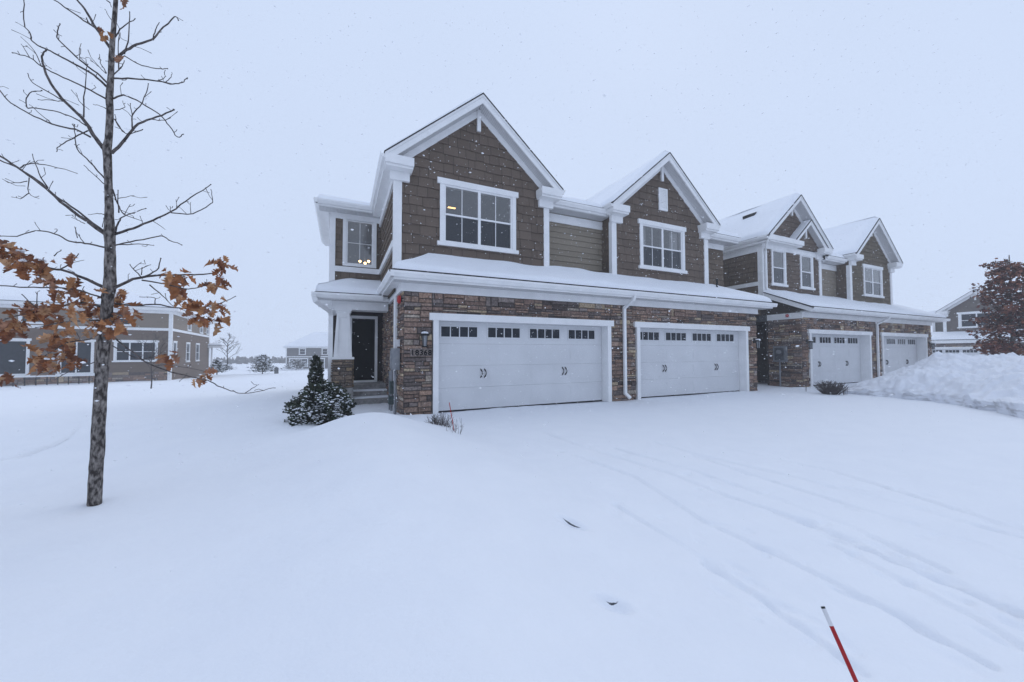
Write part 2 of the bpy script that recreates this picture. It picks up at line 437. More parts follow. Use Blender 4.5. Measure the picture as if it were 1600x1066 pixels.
def garage_door(parent, fr, s0, s1, zt, groups, handles, rec=.22, jamb=.125, lint=.165, ears=.09):
    mb = MB()
    mb.fbox(fr, s0-jamb, s0, 0, zt, -rec, .07); mb.fbox(fr, s1, s1+jamb, 0, zt, -rec, .07)
    mb.fbox(fr, s0-jamb-ears, s1+jamb+ears, zt, zt+lint, -rec, .085)
    mb.build('door_frame', M['trim'], parent)
    d = MB(); n = 4; hh = (zt-.03)/n
    for i in range(n):
        z0 = .03+i*hh; z1 = z0+hh-.0035
        d.fbox(fr, s0+.006, s1-.006, z0, z1, -rec-.05, -rec+.012)
        if i < 3:
            k = 4; pw = (s1-s0)/k
            for j in range(k):
                a = s0+j*pw+.10; b = s0+(j+1)*pw-.10
                d.fbox(fr, a, b, z0+.08, z1-.08, -rec+.012, -rec+.0155)
                d.fbox(fr, a+.03, b-.03, z0+.11, z1-.11, -rec+.0155, -rec+.0185)
    d.mat(M['door']); d.mi = [0]*len(d.f); d.mat(M['black']); d.fbox(fr, s0+.004, s1-.004, 0.002, .032, -rec-.04, -rec+.004)
    d.mat(M['backing']); d.fbox(fr, s0+.004, s1-.004, .03, zt-.002, -rec-.08, -rec-.055)
    door = d.build('garage_door', None, parent)
    zg0, zg1 = groups[0]
    for (a, b) in groups[1]:
        w = MB(); w.mat(M['door'])
        w.fbox(fr, a-.03, b+.03, zg0-.03, zg0, -rec, -rec+.03); w.fbox(fr, a-.03, b+.03, zg1, zg1+.03, -rec, -rec+.03)
        w.fbox(fr, a-.03, a, zg0, zg1, -rec, -rec+.03); w.fbox(fr, b, b+.03, zg0, zg1, -rec, -rec+.03)
        for j in (1, 2, 3):
            c = a+(b-a)*j/4; w.fbox(fr, c-.012, c+.012, zg0, zg1, -rec, -rec+.028)
        w.mat(M['dglass']); w.face([fr.pt(a, zg0, -rec+.017), fr.pt(b, zg0, -rec+.017), fr.pt(b, zg1, -rec+.017), fr.pt(a, zg1, -rec+.017)])
        w.build('door_window', None, door)
    for (hs, hz) in handles:
        for e in (-.05, .05):
            h = MB(); c = hs+e; sg = 1
            pts = [fr.pt(c-sg*.022, hz-.115, -rec+.02), fr.pt(c-.006, hz-.085, -rec+.03), fr.pt(c+sg*.02, hz-.03, -rec+.05), fr.pt(c+sg*.02, hz+.03, -rec+.05), fr.pt(c-.006, hz+.085, -rec+.03), fr.pt(c-sg*.022, hz+.115, -rec+.02)]
            h.tube(pts, [.005, .017, .010, .010, .017, .005], 6)
            h.build('handle', M['iron'], door, smooth=True)
    return door

def gutter(parent, p0, p1, out, h=.125, w=.11):
    """trough gutter along p0..p1 hung outside the eave; out = outward unit vector"""
    p0, p1, out = Vector(p0), Vector(p1), Vector(out)
    prof = [(0, 0), (w*.55, 0), (w*.85, h*.45), (w, h*.62), (w, h), (w-.012, h), (w-.012, h*.65), (0, h*.65)]
    mb = MB(); n = len(prof)
    a = [p0+out*x+Vector((0, 0, z-h)) for x, z in prof]; b = [p1+out*x+Vector((0, 0, z-h)) for x, z in prof]
    mb.mesh(a+b, [tuple(range(n)), tuple(range(2*n-1, n-1, -1))]+[(i, (i+1) % n, n+(i+1) % n, n+i) for i in range(n)])
    return mb.build('gutter', M['trim'], parent)

def bar(mb, pts, w, d):   # rectangular pipe through points lying in a vertical plane
    for p, q in zip(pts, pts[1:]):
        p, q = Vector(p), Vector(q); t = (q-p).normalized()
        a = t.cross(Vector((0, 1, 0)))
        if a.length < .1: a = t.cross(Vector((1, 0, 0)))
        a.normalize(); b = t.cross(a).normalized()
        e = t*.02
        ring = lambda c: [c-a*w/2-b*d/2, c+a*w/2-b*d/2, c+a*w/2+b*d/2, c-a*w/2+b*d/2]
        mb.hexa(ring(p-e)+ring(q+e))

def snowquad(mb, p00, p10, p11, p01, n, m, T, fall=(1, 0, 0, 0), edge=.16, amp=.03, seed=0.):
    """snow lying on a roof plane; fall = which of bottom/right/top/left edges are free and rounded"""
    P = [Vector(p) for p in (p00, p10, p11, p01)]
    vs = []; fs = []
    Lb = max((P[1]-P[0]).length, (P[2]-P[3]).length, .01); Ls = max((P[3]-P[0]).length, (P[2]-P[1]).length)
    ease = lambda k, q: 0.5-0.5*math.cos(math.pi*k/q)
    for j in range(m+1):
        v = (j/m)**1.35 if fall[0] and not fall[2] else j/m
        for i in range(n+1):
            u = i/n
            a = P[0].lerp(P[1], u); b = P[3].lerp(P[2], u); p = a.lerp(b, v)
            w = a-b
            wid = P[0].lerp(P[3], v)-P[1].lerp(P[2], v)
            dist = []
            if fall[0]: dist.append(v*Ls)
            if fall[2]: dist.append((1-v)*Ls)
            if fall[1]: dist.append((1-u)*wid.length)
            if fall[3]: dist.append(u*wid.length)
            k = 1.
            for d in dist: k *= min(1, math.sqrt(max(0, 1-(1-min(1, d/edge))**2)))
            h = T*k*(1+.4*noise.noise(p*.55+Vector((seed, 0, 0)))) + k*amp*noise.noise(p*1.7+Vector((0, seed, 0)))
            vs.append(p+Vector((0, 0, .006+h)))
    for j in range(m):
        for i in range(n):
            a = j*(n+1)+i; fs.append((a, a+1, a+n+2, a+n+1))
    mb.mesh(vs, fs)

def slab(mb, q, t=.03):
    q = [Vector(p) for p in q]; n = len(q)
    a = q; b = [p-Vector((0, 0, t)) for p in q]
    mb.mesh(a+b, [tuple(range(n)), tuple(range(2*n-1, n-1, -1))]+[(i, (i+1) % n, n+(i+1) % n, n+i) for i in range(n)])

def gable_roof(parent, mid, half, za, m, yr, yw, yback, fr, seed=0, post=True, ret=(True, True), friez=True, snowT=.13, eave=(True, True), eave_end=(None, None), fasc=.23):
    """street-facing gable: shingles, snow, rake boards, vented soffit, frieze, returns. half = ridge to eave edge"""
    L = half
    def pl(x0, x1, d1, d2):
        z = lambda x, d: za-d-m*abs(x-mid)
        return [(x0, z(x0, d1)), (x1, z(x1, d1)), (x1, z(x1, d2)), (x0, z(x0, d2))]
    Y = FY(0)
    sh = MB(); fa = MB(); so = MB(); fz = MB(); sn = MB()
    for sg in (-1, 1):
        sh.prism(pl(mid, mid+sg*(L+.03), 0, .032), Y, -yback, -(yr-.035))
        fa.prism(pl(mid, mid+sg*L, .035, .035+fasc), Y, -(yr+.035), -yr)
        fa.prism(pl(mid, mid+sg*(L+.012), .034, .095), Y, -(yr-.004), -(yr-.02))
        so.prism(pl(mid, mid+sg*L, .04, fasc), Y, -yw, -(yr+.035))
        if friez: fz.prism(pl(mid, mid+sg*(L-.2), fasc+.004, fasc+.2), Y, -yw-.002, -(yw-.04))
        zE = za-m*(L-.03)
        q = [(mid+sg*(L-.02), yr+.0, za-m*(L-.02)), (mid+sg*(L-.02), yback, za-m*(L-.02)), (mid, yback, za), (mid, yr+.0, za)]
        snowquad(sn, *q, 40, 18, snowT, (1, 0, 0, 1), edge=.14, amp=.02, seed=seed+sg)
    sh.build('roof', M['shingle'], parent); fa.build('rake_board', M['trim'], parent); so.build('soffit', M['soffit'], parent)
    if friez: fz.build('frieze', M['trim'], parent)
    sn.build('roof_snow', M['rsnow'], parent, smooth=True)
    if post:
        pb = MB(); pb.box(mid-.05, mid+.05, yw-.075, yw-.0, za-fasc-.62, za-fasc-.03); pb.build('king_post', M['trim'], parent)
    zf = za-m*L
    for k, sg in enumerate((-1, 1)):
        wall = mid+sg*(L-.24)
        if eave[k]:
            ye = eave_end[k] or yback
            e = MB(); a, b = sorted((mid+sg*L, wall-sg*.0))
            e.box(a, b, yr+.04, ye, zf-.27, zf-.22)                                   # flat soffit under the side eave
            e.build('eave_soffit', M['trim'], parent)
            e = MB(); a, b = sorted((mid+sg*L, mid+sg*(L-.03))); e.box(a, b, yr+.036, ye, zf-.218, zf-.036); e.build('fascia', M['trim'], parent)
            gutter(parent, (mid+sg*(L+.001), yr+.0, zf-.03), (mid+sg*(L+.001), ye, zf-.03), (sg, 0, 0))
        if ret[k]:
            r = MB()
            x0, x1 = sorted((mid+sg*(L+.005), mid+sg*(L-.66)))
            r.box(x0, x1, yr-.012, yw, zf-.25, zf-.045)
            x0, x1 = sorted((mid+sg*(L-.02), mid+sg*(L-.645))); r.box(x0, x1, yr+.03, yw, zf-.31, zf-.252)
            x0, x1 = sorted((mid+sg*(L-.14), mid+sg*(L-.6))); r.box(x0, x1, yw-.11, yw, zf-.52, zf-.312)
            r.build('cornice_return', M['trim'], parent)

def boxpart(parent, name, mat, *boxes):
    mb = MB()
    for b in boxes: mb.box(*b)
    return mb.build(name, M[mat], parent)

def wall_lamp(parent, x, y, z, label=None):
    mb = MB(); mb.mat(M['iron'])
    mb.box(x-.05, x+.05, y-.05, y-.02, z-.02, z+.16)
    mb.tube([(x, y-.04, z+.1), (x, y-.11, z+.14), (x, y-.17, z+.1)], .012, 6)
    mb.tube([(x, y-.17, z+.12), (x, y-.17, z+.06), (x, y-.17, z+.035)], [.012, .10, .11], 8)
    for i in range(4):
        a = math.pi/4+i*math.pi/2; mb.tube([(x+.07*math.cos(a), y-.17+.07*math.sin(a), z+.04), (x+.055*math.cos(a), y-.17+.055*math.sin(a), z-.2)], .007, 4)
    mb.tube([(x, y-.17, z-.2), (x, y-.17, z-.225)], .065, 8)
    mb.mat(M['grey']); mb.tube([(x, y-.17, z+.035), (x, y-.17, z-.2)], [.055, .042], 8)
    mb.mat(M['rsnow']); mb.ball((x, y-.17, z+.10), .085, .085, .035)
    return mb.build('wall_lamp', None, parent)

# =================================================================== TOWNHOUSE 1
D = 8.53
b1 = empty('townhouse', (7.5, D, 0))
tag(b1, 'near brown shingled duplex with stone garage front and house number 18368', 'townhouse', 'snowy townhouses')
f0 = FY(D)
doorsA = [(2.04, 6.93, 2.165), (8.15, 13.09, 2.165)]
holes = [(1.90, 7.07, -.2, 2.28), (8.01, 13.23, -.2, 2.28)]
stones(b1, f0, [(1.265, 13.76, -.15, 2.80)], holes, 11)
stones(b1, FL(1.265), [(D, 13.0, -.15, 2.80)], (), 12, k=.85)
stones(b1, FR(13.76), [(D, 10.1, -.15, 2.80)], (), 13)
boxpart(b1, 'garage_core', 'backing', (1.29, 1.9, D+.03, D+.35, -.2, 3.0), (7.07, 8.01, D+.03, D+.35, -.2, 3.0), (13.23, 13.74, D+.03, D+.35, -.2, 3.0), (1.29, 13.74, D+.36, D+.6, -.2, 3.0))
zg = (1.800, 2.045)
garage_door(b1, f0, 2.04, 6.93, 2.165, (zg, [(2.16, 3.07), (3.36, 4.25), (4.55, 5.47), (5.77, 6.66)]), [(3.23, .90), (5.62, .90)])
garage_door(b1, f0, 8.15, 13.09, 2.165, (zg, [(8.28, 9.18), (9.48, 10.39), (10.70, 11.60), (11.90, 12.80)]), [(9.40, .90), (11.85, .90)])
wall_lamp(b1, 1.70, D, 1.76); wall_lamp(b1, 13.6, D, 1.76)
# frieze under the garage eave, soffit, gutters
EZ = 3.17
boxpart(b1, 'frieze', 'trim', (1.27, 13.82, D-.055, D+.02, 2.80, 2.984), (1.19, 1.268, D-.058, 11.0, 2.798, 2.984))
so = MB(); so.box(1.0, 13.98, 8.09, D-.05, 2.985, 3.03); so.build('soffit', M['soffit'], b1)
boxpart(b1, 'eave_soffit', 'trim', (1.01, 1.2, D-.05, 11.0, 2.985, 3.03))
boxpart(b1, 'fascia', 'trim', (.98, 14.0, 8.06, 8.09, 2.97, 3.15), (.98, 1.01, 8.09, 11.0, 2.97, 3.15), (13.97, 14.0, 8.09, 10.0, 2.97, 3.15))
gutter(b1, (.9, 8.058, EZ-.03), (14.07, 8.058, EZ-.03), (0, -1, 0)); gutter(b1, (.979, 7.96, EZ-.03), (.979, 11.0, EZ-.03), (-1, 0, 0)); gutter(b1, (14.0, 7.96, EZ-.03), (14.0, 10.0, EZ-.03), (1, 0, 0))
# garage roof: front plane with hipped ends
WZ = 3.80; UY = 9.3
rf = MB(); e0 = (.93, 8.01, EZ); e1 = (14.05, 8.01, EZ); t0 = (1.98, UY, WZ); t1 = (12.5, UY, WZ)
slab(rf, [e0, e1, t1, t0]); slab(rf, [e0, t0, (1.98, 12.0, WZ), (.93, 11.0, EZ)]); slab(rf, [e1, (14.05, 10.0, EZ), (12.5, 10.0, WZ), t1])
rf.build('garage_roof', M['shingle'], b1)
sn = MB(); e0 = (.99, 8.06, EZ); e1 = (13.99, 8.06, EZ)
snowquad(sn, e0, e1, t1, t0, 120, 12, .13, (1, 0, 0, 0), seed=1)
snowquad(sn, (.99, 11.2, EZ), e0, t0, (1.98, 11.2, WZ), 30, 12, .13, (1, 0, 0, 0), seed=1)
snowquad(sn, e1, (13.99, 10.0, EZ), (12.5, 10.0, WZ), t1, 30, 12, .13, (1, 0, 0, 0), seed=1)
sn.build('garage_roof_snow', M['rsnow'], b1, smooth=True)
pv = MB(); pv.tube([(12.35, 9.0, 3.6), (12.35, 9.0, 4.02)], .035, 8); pv.tube([(12.35, 9.0, 4.02), (12.35, 9.0, 4.06)], .05, 8); pv.build('roof_vent', M['iron'], b1, smooth=True)
# downspout between the doors
ds = MB(); dx = 7.52
bar(ds, [(dx+.02, 8.0, 3.05), (dx+.02, 8.06, 2.93), (dx, D-.1, 2.70), (dx, D-.1, .22), (dx+.06, D-.22, .10)], .085, .065)
ds.build('downspout', M['trim'], b1)
# ---- upper floor, first gable
G1 = dict(x0=1.16, x1=5.46, mid=3.30)
mG = .862; ZA = 8.22
fy = FY(UY)
def gable_wall(x0, x1, mid, za, m, base, fasc=.23): 
    zt = lambda x: za-fasc-m*abs(x-mid)
    return [(x0, base), (x1, base), (x1, zt(x1)), (mid, zt(mid)), (x0, zt(x0))]
w1 = (2.36, 4.29, 4.26, 5.76)
siding(b1, fy, gable_wall(1.16, 5.46, 3.30, ZA, mG, 3.2), [w1], .245, 'shake', BROWN, 21)
window(b1, fy, *w1, units=2, room=2.8)
gable_roof(b1, 3.30, 2.42, ZA, mG, 8.93, UY, 16.0, fy, seed=3, eave_end=(12.7, 9.4))
cb = lambda x, y, z0, z1: (x-.085, x+.085, y-.05, y+.12, z0, z1)
boxpart(b1, 'corner_board', 'trim', (1.115, 1.305, UY-.05, UY+.13, 3.3, 5.66)); boxpart(b1, 'corner_board', 'trim', (5.30, 5.475, UY-.05, UY+.1, 3.8, 5.66))
# left side wall of the first gable, with belt board
fl = FL(1.16)
siding(b1, fl, rect(UY, 13.0, 2.9, 6.0), (), .2, 'shake', SIDEB, 22)
boxpart(b1, 'belt_board', 'trim', (1.10, 1.158, UY+.13, 13.0, 4.02, 4.19)); boxpart(b1, 'frieze', 'trim', (1.10, 1.158, UY+.13, 13.0, 5.62, 5.88))
# right side wall first gable + olive wall between + left side of the second gable
OY = 9.8
siding(b1, FR(5.46), rect(UY, OY, 3.6, 6.0), (), .2, 'shake', SIDEB, 23)
siding(b1, FY(OY), rect(5.46, 7.82, 3.6, 5.98), (), .18, 'lap', OLIVE, 24)
siding(b1, FL(7.82), rect(UY, OY, 3.6, 6.0), (), .2, 'shake', SIDEB, 25)
boxpart(b1, 'frieze', 'trim', (5.47, 7.81, OY-.05, OY-.02, 5.46, 5.72))
def eave_run(x0, x1, yf, yw, z, parent):
    boxpart(parent, 'fascia', 'trim', (x0, x1, yf, yf+.03, z-.20, z-.02)); s_ = MB(); s_.box(x0, x1, yf+.03, yw-.02, z-.22, z-.17); s_.build('soffit', M['soffit'], parent)
    gutter(parent, (x0, yf-.002, z-.02), (x1, yf-.002, z-.02), (0, -1, 0))
def roof_plane(parent, q, nx, ny, T=.13, fall=(1, 0, 0, 0), seed=0):
    r_ = MB(); slab(r_, q); r_.build('roof', M['shingle'], parent)
    s_ = MB(); P = [Vector(p) for p in q]; d = (P[3]-P[0]).normalized()*.03
    snowquad(s_, P[0]+d, P[1]+d, P[2], P[3], nx, ny, T, fall, seed=seed); s_.build('roof_snow', M['rsnow'], parent, smooth=True)
eave_run(5.50, 7.78, 9.36, OY, 5.97, b1)
roof_plane(b1, [(4.9, 9.30, 5.985), (8.4, 9.30, 5.985), (8.4, 13.0, 7.7), (4.9, 13.0, 7.7)], 20, 16, seed=5)
# ---- second gable
w2 = (9.07, 10.93, 4.29, 5.70)
siding(b1, fy, gable_wall(7.82, 12.20, 10.0, ZA-.05, mG, 3.2), [w2], .245, 'shake', BROWN, 26)
window(b1, fy, *w2, units=2, room=2.8, drape=True)
gable_roof(b1, 10.0, 2.42, ZA-.05, mG, 8.93, UY, 16.0, fy, seed=7, eave_end=(9.36, 10.4))
boxpart(b1, 'corner_board', 'trim', (7.775, 7.965, UY-.05, UY+.1, 3.8, 5.60)); boxpart(b1, 'corner_board', 'trim', (12.05, 12.25, UY-.05, UY+.1, 3.8, 5.60))
vt = MB(); vt.mat(M['trim']); vx, vz0, vz1 = 10.03, 6.30, 7.07
vt.fbox(fy, vx-.20, vx-.14, vz0, vz1, 0, .06); vt.fbox(fy, vx+.14, vx+.20, vz0, vz1, 0, .06); vt.fbox(fy, vx-.14, vx+.14, vz0, vz0+.06, 0, .058); vt.fbox(fy, vx-.14, vx+.14, vz1-.06, vz1, 0, .058)
k = 12
for i in range(k):
    a = vz0+.06+(vz1-vz0-.12)*i/k; h = (vz1-vz0-.12)/k
    vt.fbox(fy, vx-.14, vx+.14, a+h*.12, a+h*.92, .03, .044)
vt.mat(M['trim']); vt.face([fy.pt(vx-.14, vz0, .024), fy.pt(vx+.14, vz0, .024), fy.pt(vx+.14, vz1, .024), fy.pt(vx-.14, vz1, .024)])
vt.build('gable_vent', None, b1)
# right end: side of the second gable, short recessed wall, its eave
siding(b1, FR(12.20), rect(UY, 10.0, 3.2, 6.0), (), .2, 'shake', SIDEB, 27)
siding(b1, FY(10.0), rect(12.2, 14.1, 2.6, 5.98), (), .2, 'shake', SIDEB, 28)
siding(b1, FR(14.1), rect(10.0, 17.0, -.2, 5.98), (), .2, 'lap', OLIVE, 29)
boxpart(b1, 'frieze', 'trim', (12.22, 14.1, 9.95, 9.98, 5.55, 5.76))
eave_run(12.5, 14.45, 9.56, 10.0, 5.98, b1)
roof_plane(b1, [(11.8, 9.50, 6.0), (14.5, 9.50, 6.0), (14.5, 13.0, 7.6), (11.8, 13.0, 7.6)], 16, 14, seed=8)
# ---- left entry wing
RY = 13.0; fe = FY(RY)
wl = (.10, .92, 4.28, 5.73)
siding(b1, fe, rect(-.36, 1.16, 3.3, 5.98), [wl], .2, 'shake', SIDEB, 31)
window(b1, fe, *wl, units=1, muntin=True, horiz=True, head=0, sill=0, trim=.10, room=3.2)
boxpart(b1, 'belt_board', 'trim', (-.36, 1.1, RY-.055, RY+.02, 4.02, 4.19)); boxpart(b1, 'frieze', 'trim', (-.36, 1.1, RY-.055, RY+.02, 5.73, 5.95))
boxpart(b1, 'corner_board', 'trim', (-.385, -.215, RY-.052, RY+.12, 2.6, 5.73))
siding(b1, FL(-.36), rect(RY+.12, 17.0, -.3, 5.98), (), .2, 'lap', OLIVE, 32)
EU = 6.12
boxpart(b1, 'fascia', 'trim', (-.70, .86, 12.56, 12.59, EU-.20, EU-.02), (-.70, -.67, 12.59, 17.2, EU-.20, EU-.02))
so = MB(); so.box(-.67, 1.1, 12.59, RY-.01, EU-.22, EU-.17); so.build('soffit', M['soffit'], b1)
boxpart(b1, 'eave_soffit', 'trim', (-.67, -.36, RY, 17.2, EU-.22, EU-.17), (-.42, -.362, RY+.12, 17.0, EU-.42, EU-.221))
gutter(b1, (-.80, 12.558, EU-.02), (.86, 12.558, EU-.02), (0, -1, 0)); gutter(b1, (-.701, 12.45, EU-.02), (-.701, 17.2, EU-.02), (-1, 0, 0))
roof_plane(b1, [(-.74, 12.52, EU), (1.6, 12.52, EU), (1.6, 17.2, EU+1.2), (1.2, 17.2, EU+1.2)], 14, 12, seed=9)
roof_plane(b1, [(-.74, 17.2, EU), (-.74, 12.52, EU), (1.2, 17.2, EU+1.2), (1.2, 17.25, EU+1.2)], 14, 8, seed=9)
bulbs = MB()
for px, py in ((562.5, 408.5), (570.5, 411.5), (576, 408.5)):
    c = onY(px, py, 14.6); bulbs.ball(c, .045, n=8, m=6)
c0 = onY(570, 411, 14.6); 
ch = MB(); hub = onY(570, 416, 14.6)
for px, py in ((562.5, 411), (570.5, 414), (576, 411)): ch.tube([hub, onY(px, 416, 14.6), onY(px, py, 14.6)], .012, 6)
ch.tube([hub, hub+Vector((0, 0, 1.0))], .01, 6)
ch_ = ch.build('chandelier', M['grey'], b1); bulbs.build('bulb', M['warm'], ch_, smooth=True)
cs = MB(); c0 = onY(706, 323.5, 11.2); cs.box(c0.x-.11, c0.x+.13, 11.2, 11.3, c0.z-.012, c0.z+.022); cs.build('ceiling_lamp', M['warmstrip'], b1)
# ---- entry porch
PZ = 2.99
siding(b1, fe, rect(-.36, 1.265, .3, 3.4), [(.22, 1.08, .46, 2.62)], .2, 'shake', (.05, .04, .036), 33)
dr = MB(); dr.fbox(fe, .30, 1.0, .52, 2.53, -.1, -.06); fd = dr.build('front_door', M['black'], b1)
dr = MB(); dr.fbox(fe, .32, .98, .55, 2.5, -.03, -.025); dr.build('storm_glass', M['black'], fd)
boxpart(b1, 'door_frame', 'trim', (.22, .30, RY-.06, RY+.12, .46, 2.62), (1.0, 1.08, RY-.06, RY+.12, .46, 2.62), (.30, 1.0, RY-.055, RY+.12, 2.53, 2.62), (.18, 1.12, RY-.075, RY+.12, .37, .458))
boxpart(b1, 'porch_beam', 'trim', (-.25, 1.20, 11.0, 11.5, 2.60, 2.86)); boxpart(b1, 'porch_beam', 'trim', (-.25, .25, 11.5, RY-.06, 2.60, 2.86))
boxpart(b1, 'porch_ceiling', 'trim', (.25, 1.2, 11.5, RY-.06, 2.80, 2.84))
boxpart(b1, 'fascia', 'trim', (-.60, 1.18, 10.68, 10.71, PZ-.16, PZ-.02), (-.60, -.57, 10.71, RY, PZ-.16, PZ-.02))
so = MB(); so.box(-.57, 1.18, 10.71, 11.02, PZ-.17, PZ-.13); so.build('soffit', M['soffit'], b1)
boxpart(b1, 'eave_soffit', 'trim', (-.57, -.25, 11.02, RY, PZ-.17, PZ-.13))
gutter(b1, (-.70, 10.678, PZ-.02), (1.02, 10.678, PZ-.02), (0, -1, 0)); gutter(b1, (-.601, 10.58, PZ-.02), (-.601, RY, PZ-.02), (-1, 0, 0))
roof_plane(b1, [(-.64, 10.64, PZ), (1.2, 10.64, PZ), (1.2, RY, 3.72), (.28, RY, 3.72)], 20, 12, seed=11)
roof_plane(b1, [(-.64, RY, PZ), (-.64, 10.64, PZ), (.28, RY, 3.72), (.28, RY+.01, 3.72)], 14, 8, seed=11)
# column: concrete base, stone pier, tapered white post with recessed panel
stones(b1, FY(11.0), [(-.21, .28, .47, 1.24)], (), 41, 'stone_pier', [((.22, .17, .13), 3), ((.16, .13, .11), 2), ((.27, .20, .13), 2)])
stones(b1, FR(.28), [(11.0, 11.48, .47, 1.24)], (), 42, 'stone_pier', [((.22, .17, .13), 3), ((.16, .13, .11), 2), ((.27, .20, .13), 2)])
stones(b1, FL(-.21), [(11.0, 11.48, .47, 1.24)], (), 43, 'stone_pier', [((.22, .17, .13), 3), ((.16, .13, .11), 2), ((.27, .20, .13), 2)])
boxpart(b1, 'pier_base', 'concrete', (-.24, .30, 10.97, 11.5, -.2, .47))
col = MB(); col.box(-.25, .32, 10.95, 11.53, 1.24, 1.30)
bx0, bx1, tx0, tx1 = -.195, .265, -.12, .19; by0, by1, ty0, ty1 = 11.0, 11.46, 11.07, 11.38; z0, z1 = 1.30, 2.5
col.hexa([(bx0, by0, z0), (bx1, by0, z0), (bx1, by1, z0), (bx0, by1, z0), (tx0, ty0, z1), (tx1, ty0, z1), (tx1, ty1, z1), (tx0, ty1, z1)])
def face_pt(u, v): 
    zz = z0+(z1-z0)*v; return Vector((bx0+(tx0-bx0)*v+u*((bx1-bx0)*(1-v)+(tx1-tx0)*v), by0+(ty0-by0)*v, zz))
for (u0, u1, v0, v1) in ((0, .2, .0, 1), (.8, 1, .0, 1), (.2, .8, 0, .1), (.2, .8, .9, 1)):
    q = [face_pt(u0, v0), face_pt(u1, v0), face_pt(u1, v1), face_pt(u0, v1)]; o_ = Vector((0, -.028, 0))
    col.hexa([q[0]+o_, q[1]+o_, q[1], q[0], q[3]+o_, q[2]+o_, q[2], q[3]])
col.box(-.15, .22, 11.03, 11.42, 2.5, 2.56); col.box(-.18, .25, 11.0, 11.45, 2.56, 2.60)
col.build('porch_column', M['trim'], b1)
ds = MB(); bar(ds, [(-.66, 10.62, 2.90), (-.62, 10.64, 2.74), (-.29, 11.0, 2.52), (-.27, 11.12, 2.44), (-.27, 11.12, .3)], .11, .07); ds.build('downspout', M['trim'], b1)
st = MB(); st.mat(M['concrete'])
for i, y in enumerate((11.08, 11.40, 11.72)): st.box(.305, 1.26, y, RY, -.1+.0*i, .165*(i+1)-.02)
st.mat(M['rsnow'])
for i, y in enumerate((11.09, 11.41)):
    st.box(.31, 1.25, y+.025, y+.30, .165*(i+1)-.02, .165*(i+1)+.018)
st.mat(M['trim']); st.box(.24, 1.06, RY-.25, RY-.08, .475, .53)
st.build('entry_steps', None, b1)
# utilities on the left stone side wall
boxpart(b1, 'side_trim', 'trim', (1.185, 1.235, 9.36, 9.70, -.1, 2.79))
ut = MB(); ut.mat(M['grey']); ut.box(1.05, 1.22, 8.78, 9.08, 1.02, 1.52); ut.box(1.03, 1.06, 8.80, 9.06, 1.06, 1.46); ut.tube([(1.13, 8.86, 1.02), (1.13, 8.86, -.1)], .032, 8); ut.mat(M['white_paint']); ut.box(1.12, 1.22, 8.80, 8.92, 1.56, 1.72)
ut.build('meter_box', None, b1)
ut = MB(); ut.mat(M['grime']); ut.box(1.08, 1.18, 9.36, 9.6, .42, .72); ut.box(1.06, 1.19, 9.4, 9.62, .16, .36)
ut.mat(M['grey']); ut.tube([(1.12, 9.45, 1.5), (1.12, 9.45, .2), (1.12, 9.45, -.1)], .03, 8); ut.tube([(1.14, 9.1, 1.12), (1.14, 9.95, 1.1)], .02, 6)
ut.tube([(1.1, 9.66, .95), (1.1, 9.66, .0)], .022, 6)
ut.build('gas_meter', None, b1)
al = MB(); al.mat(M['red']); al.tube([(1.20, 8.64, 2.62), (1.15, 8.64, 2.62), (1.13, 8.64, 2.62)], [.095, .095, .06], 16); al.mat(M['iron']); al.tube([(1.265, 8.64, 2.62), (1.20, 8.64, 2.62)], .05, 8)
al.build('alarm_bell', None, b1)
# house number
def text_part(parent, body, size, loc, mat, ext=.006):
    cu = bpy.data.curves.new('house_number', 'FONT'); cu.body = body; cu.size = size; cu.extrude = ext; cu.align_x = 'CENTER'; cu.space_character = 1.12; cu.offset = .0022
    tmp = bpy.data.objects.new('tmp_number', cu); COL.objects.link(tmp)
    dg = bpy.context.evaluated_depsgraph_get(); me = bpy.data.meshes.new_from_object(tmp.evaluated_get(dg)); bpy.data.objects.remove(tmp)
    o3 = ORG[parent.name]
    me.transform(Matrix.Translation(Vector(loc)-Vector(o3)) @ Matrix.Rotation(math.pi/2, 4, 'X'))
    me.materials.clear(); me.materials.append(mat)
    o = bpy.data.objects.new('house_number', me); COL.objects.link(o); o.parent = parent; return o
pl = MB(); pl.fbox(f0, 1.40, 1.88, 1.33, 1.51, 0, .056, (.21, .175, .16)); pl.build('number_stone', M['stone'], b1)
text_part(b1, '18368', .172, (1.645, D-.064, 1.358), M['black'])
# simple closed rear of the house
boxpart(b1, 'rear_wall', 'backing', (-.34, 14.08, 16.9, 17.0, -.3, 5.98))
roof_plane(b1, [(14.5, 17.4, 6.0), (1.3, 17.4, 6.0), (1.3, 13.0, 7.65), (14.5, 13.0, 7.65)], 30, 10, seed=4)

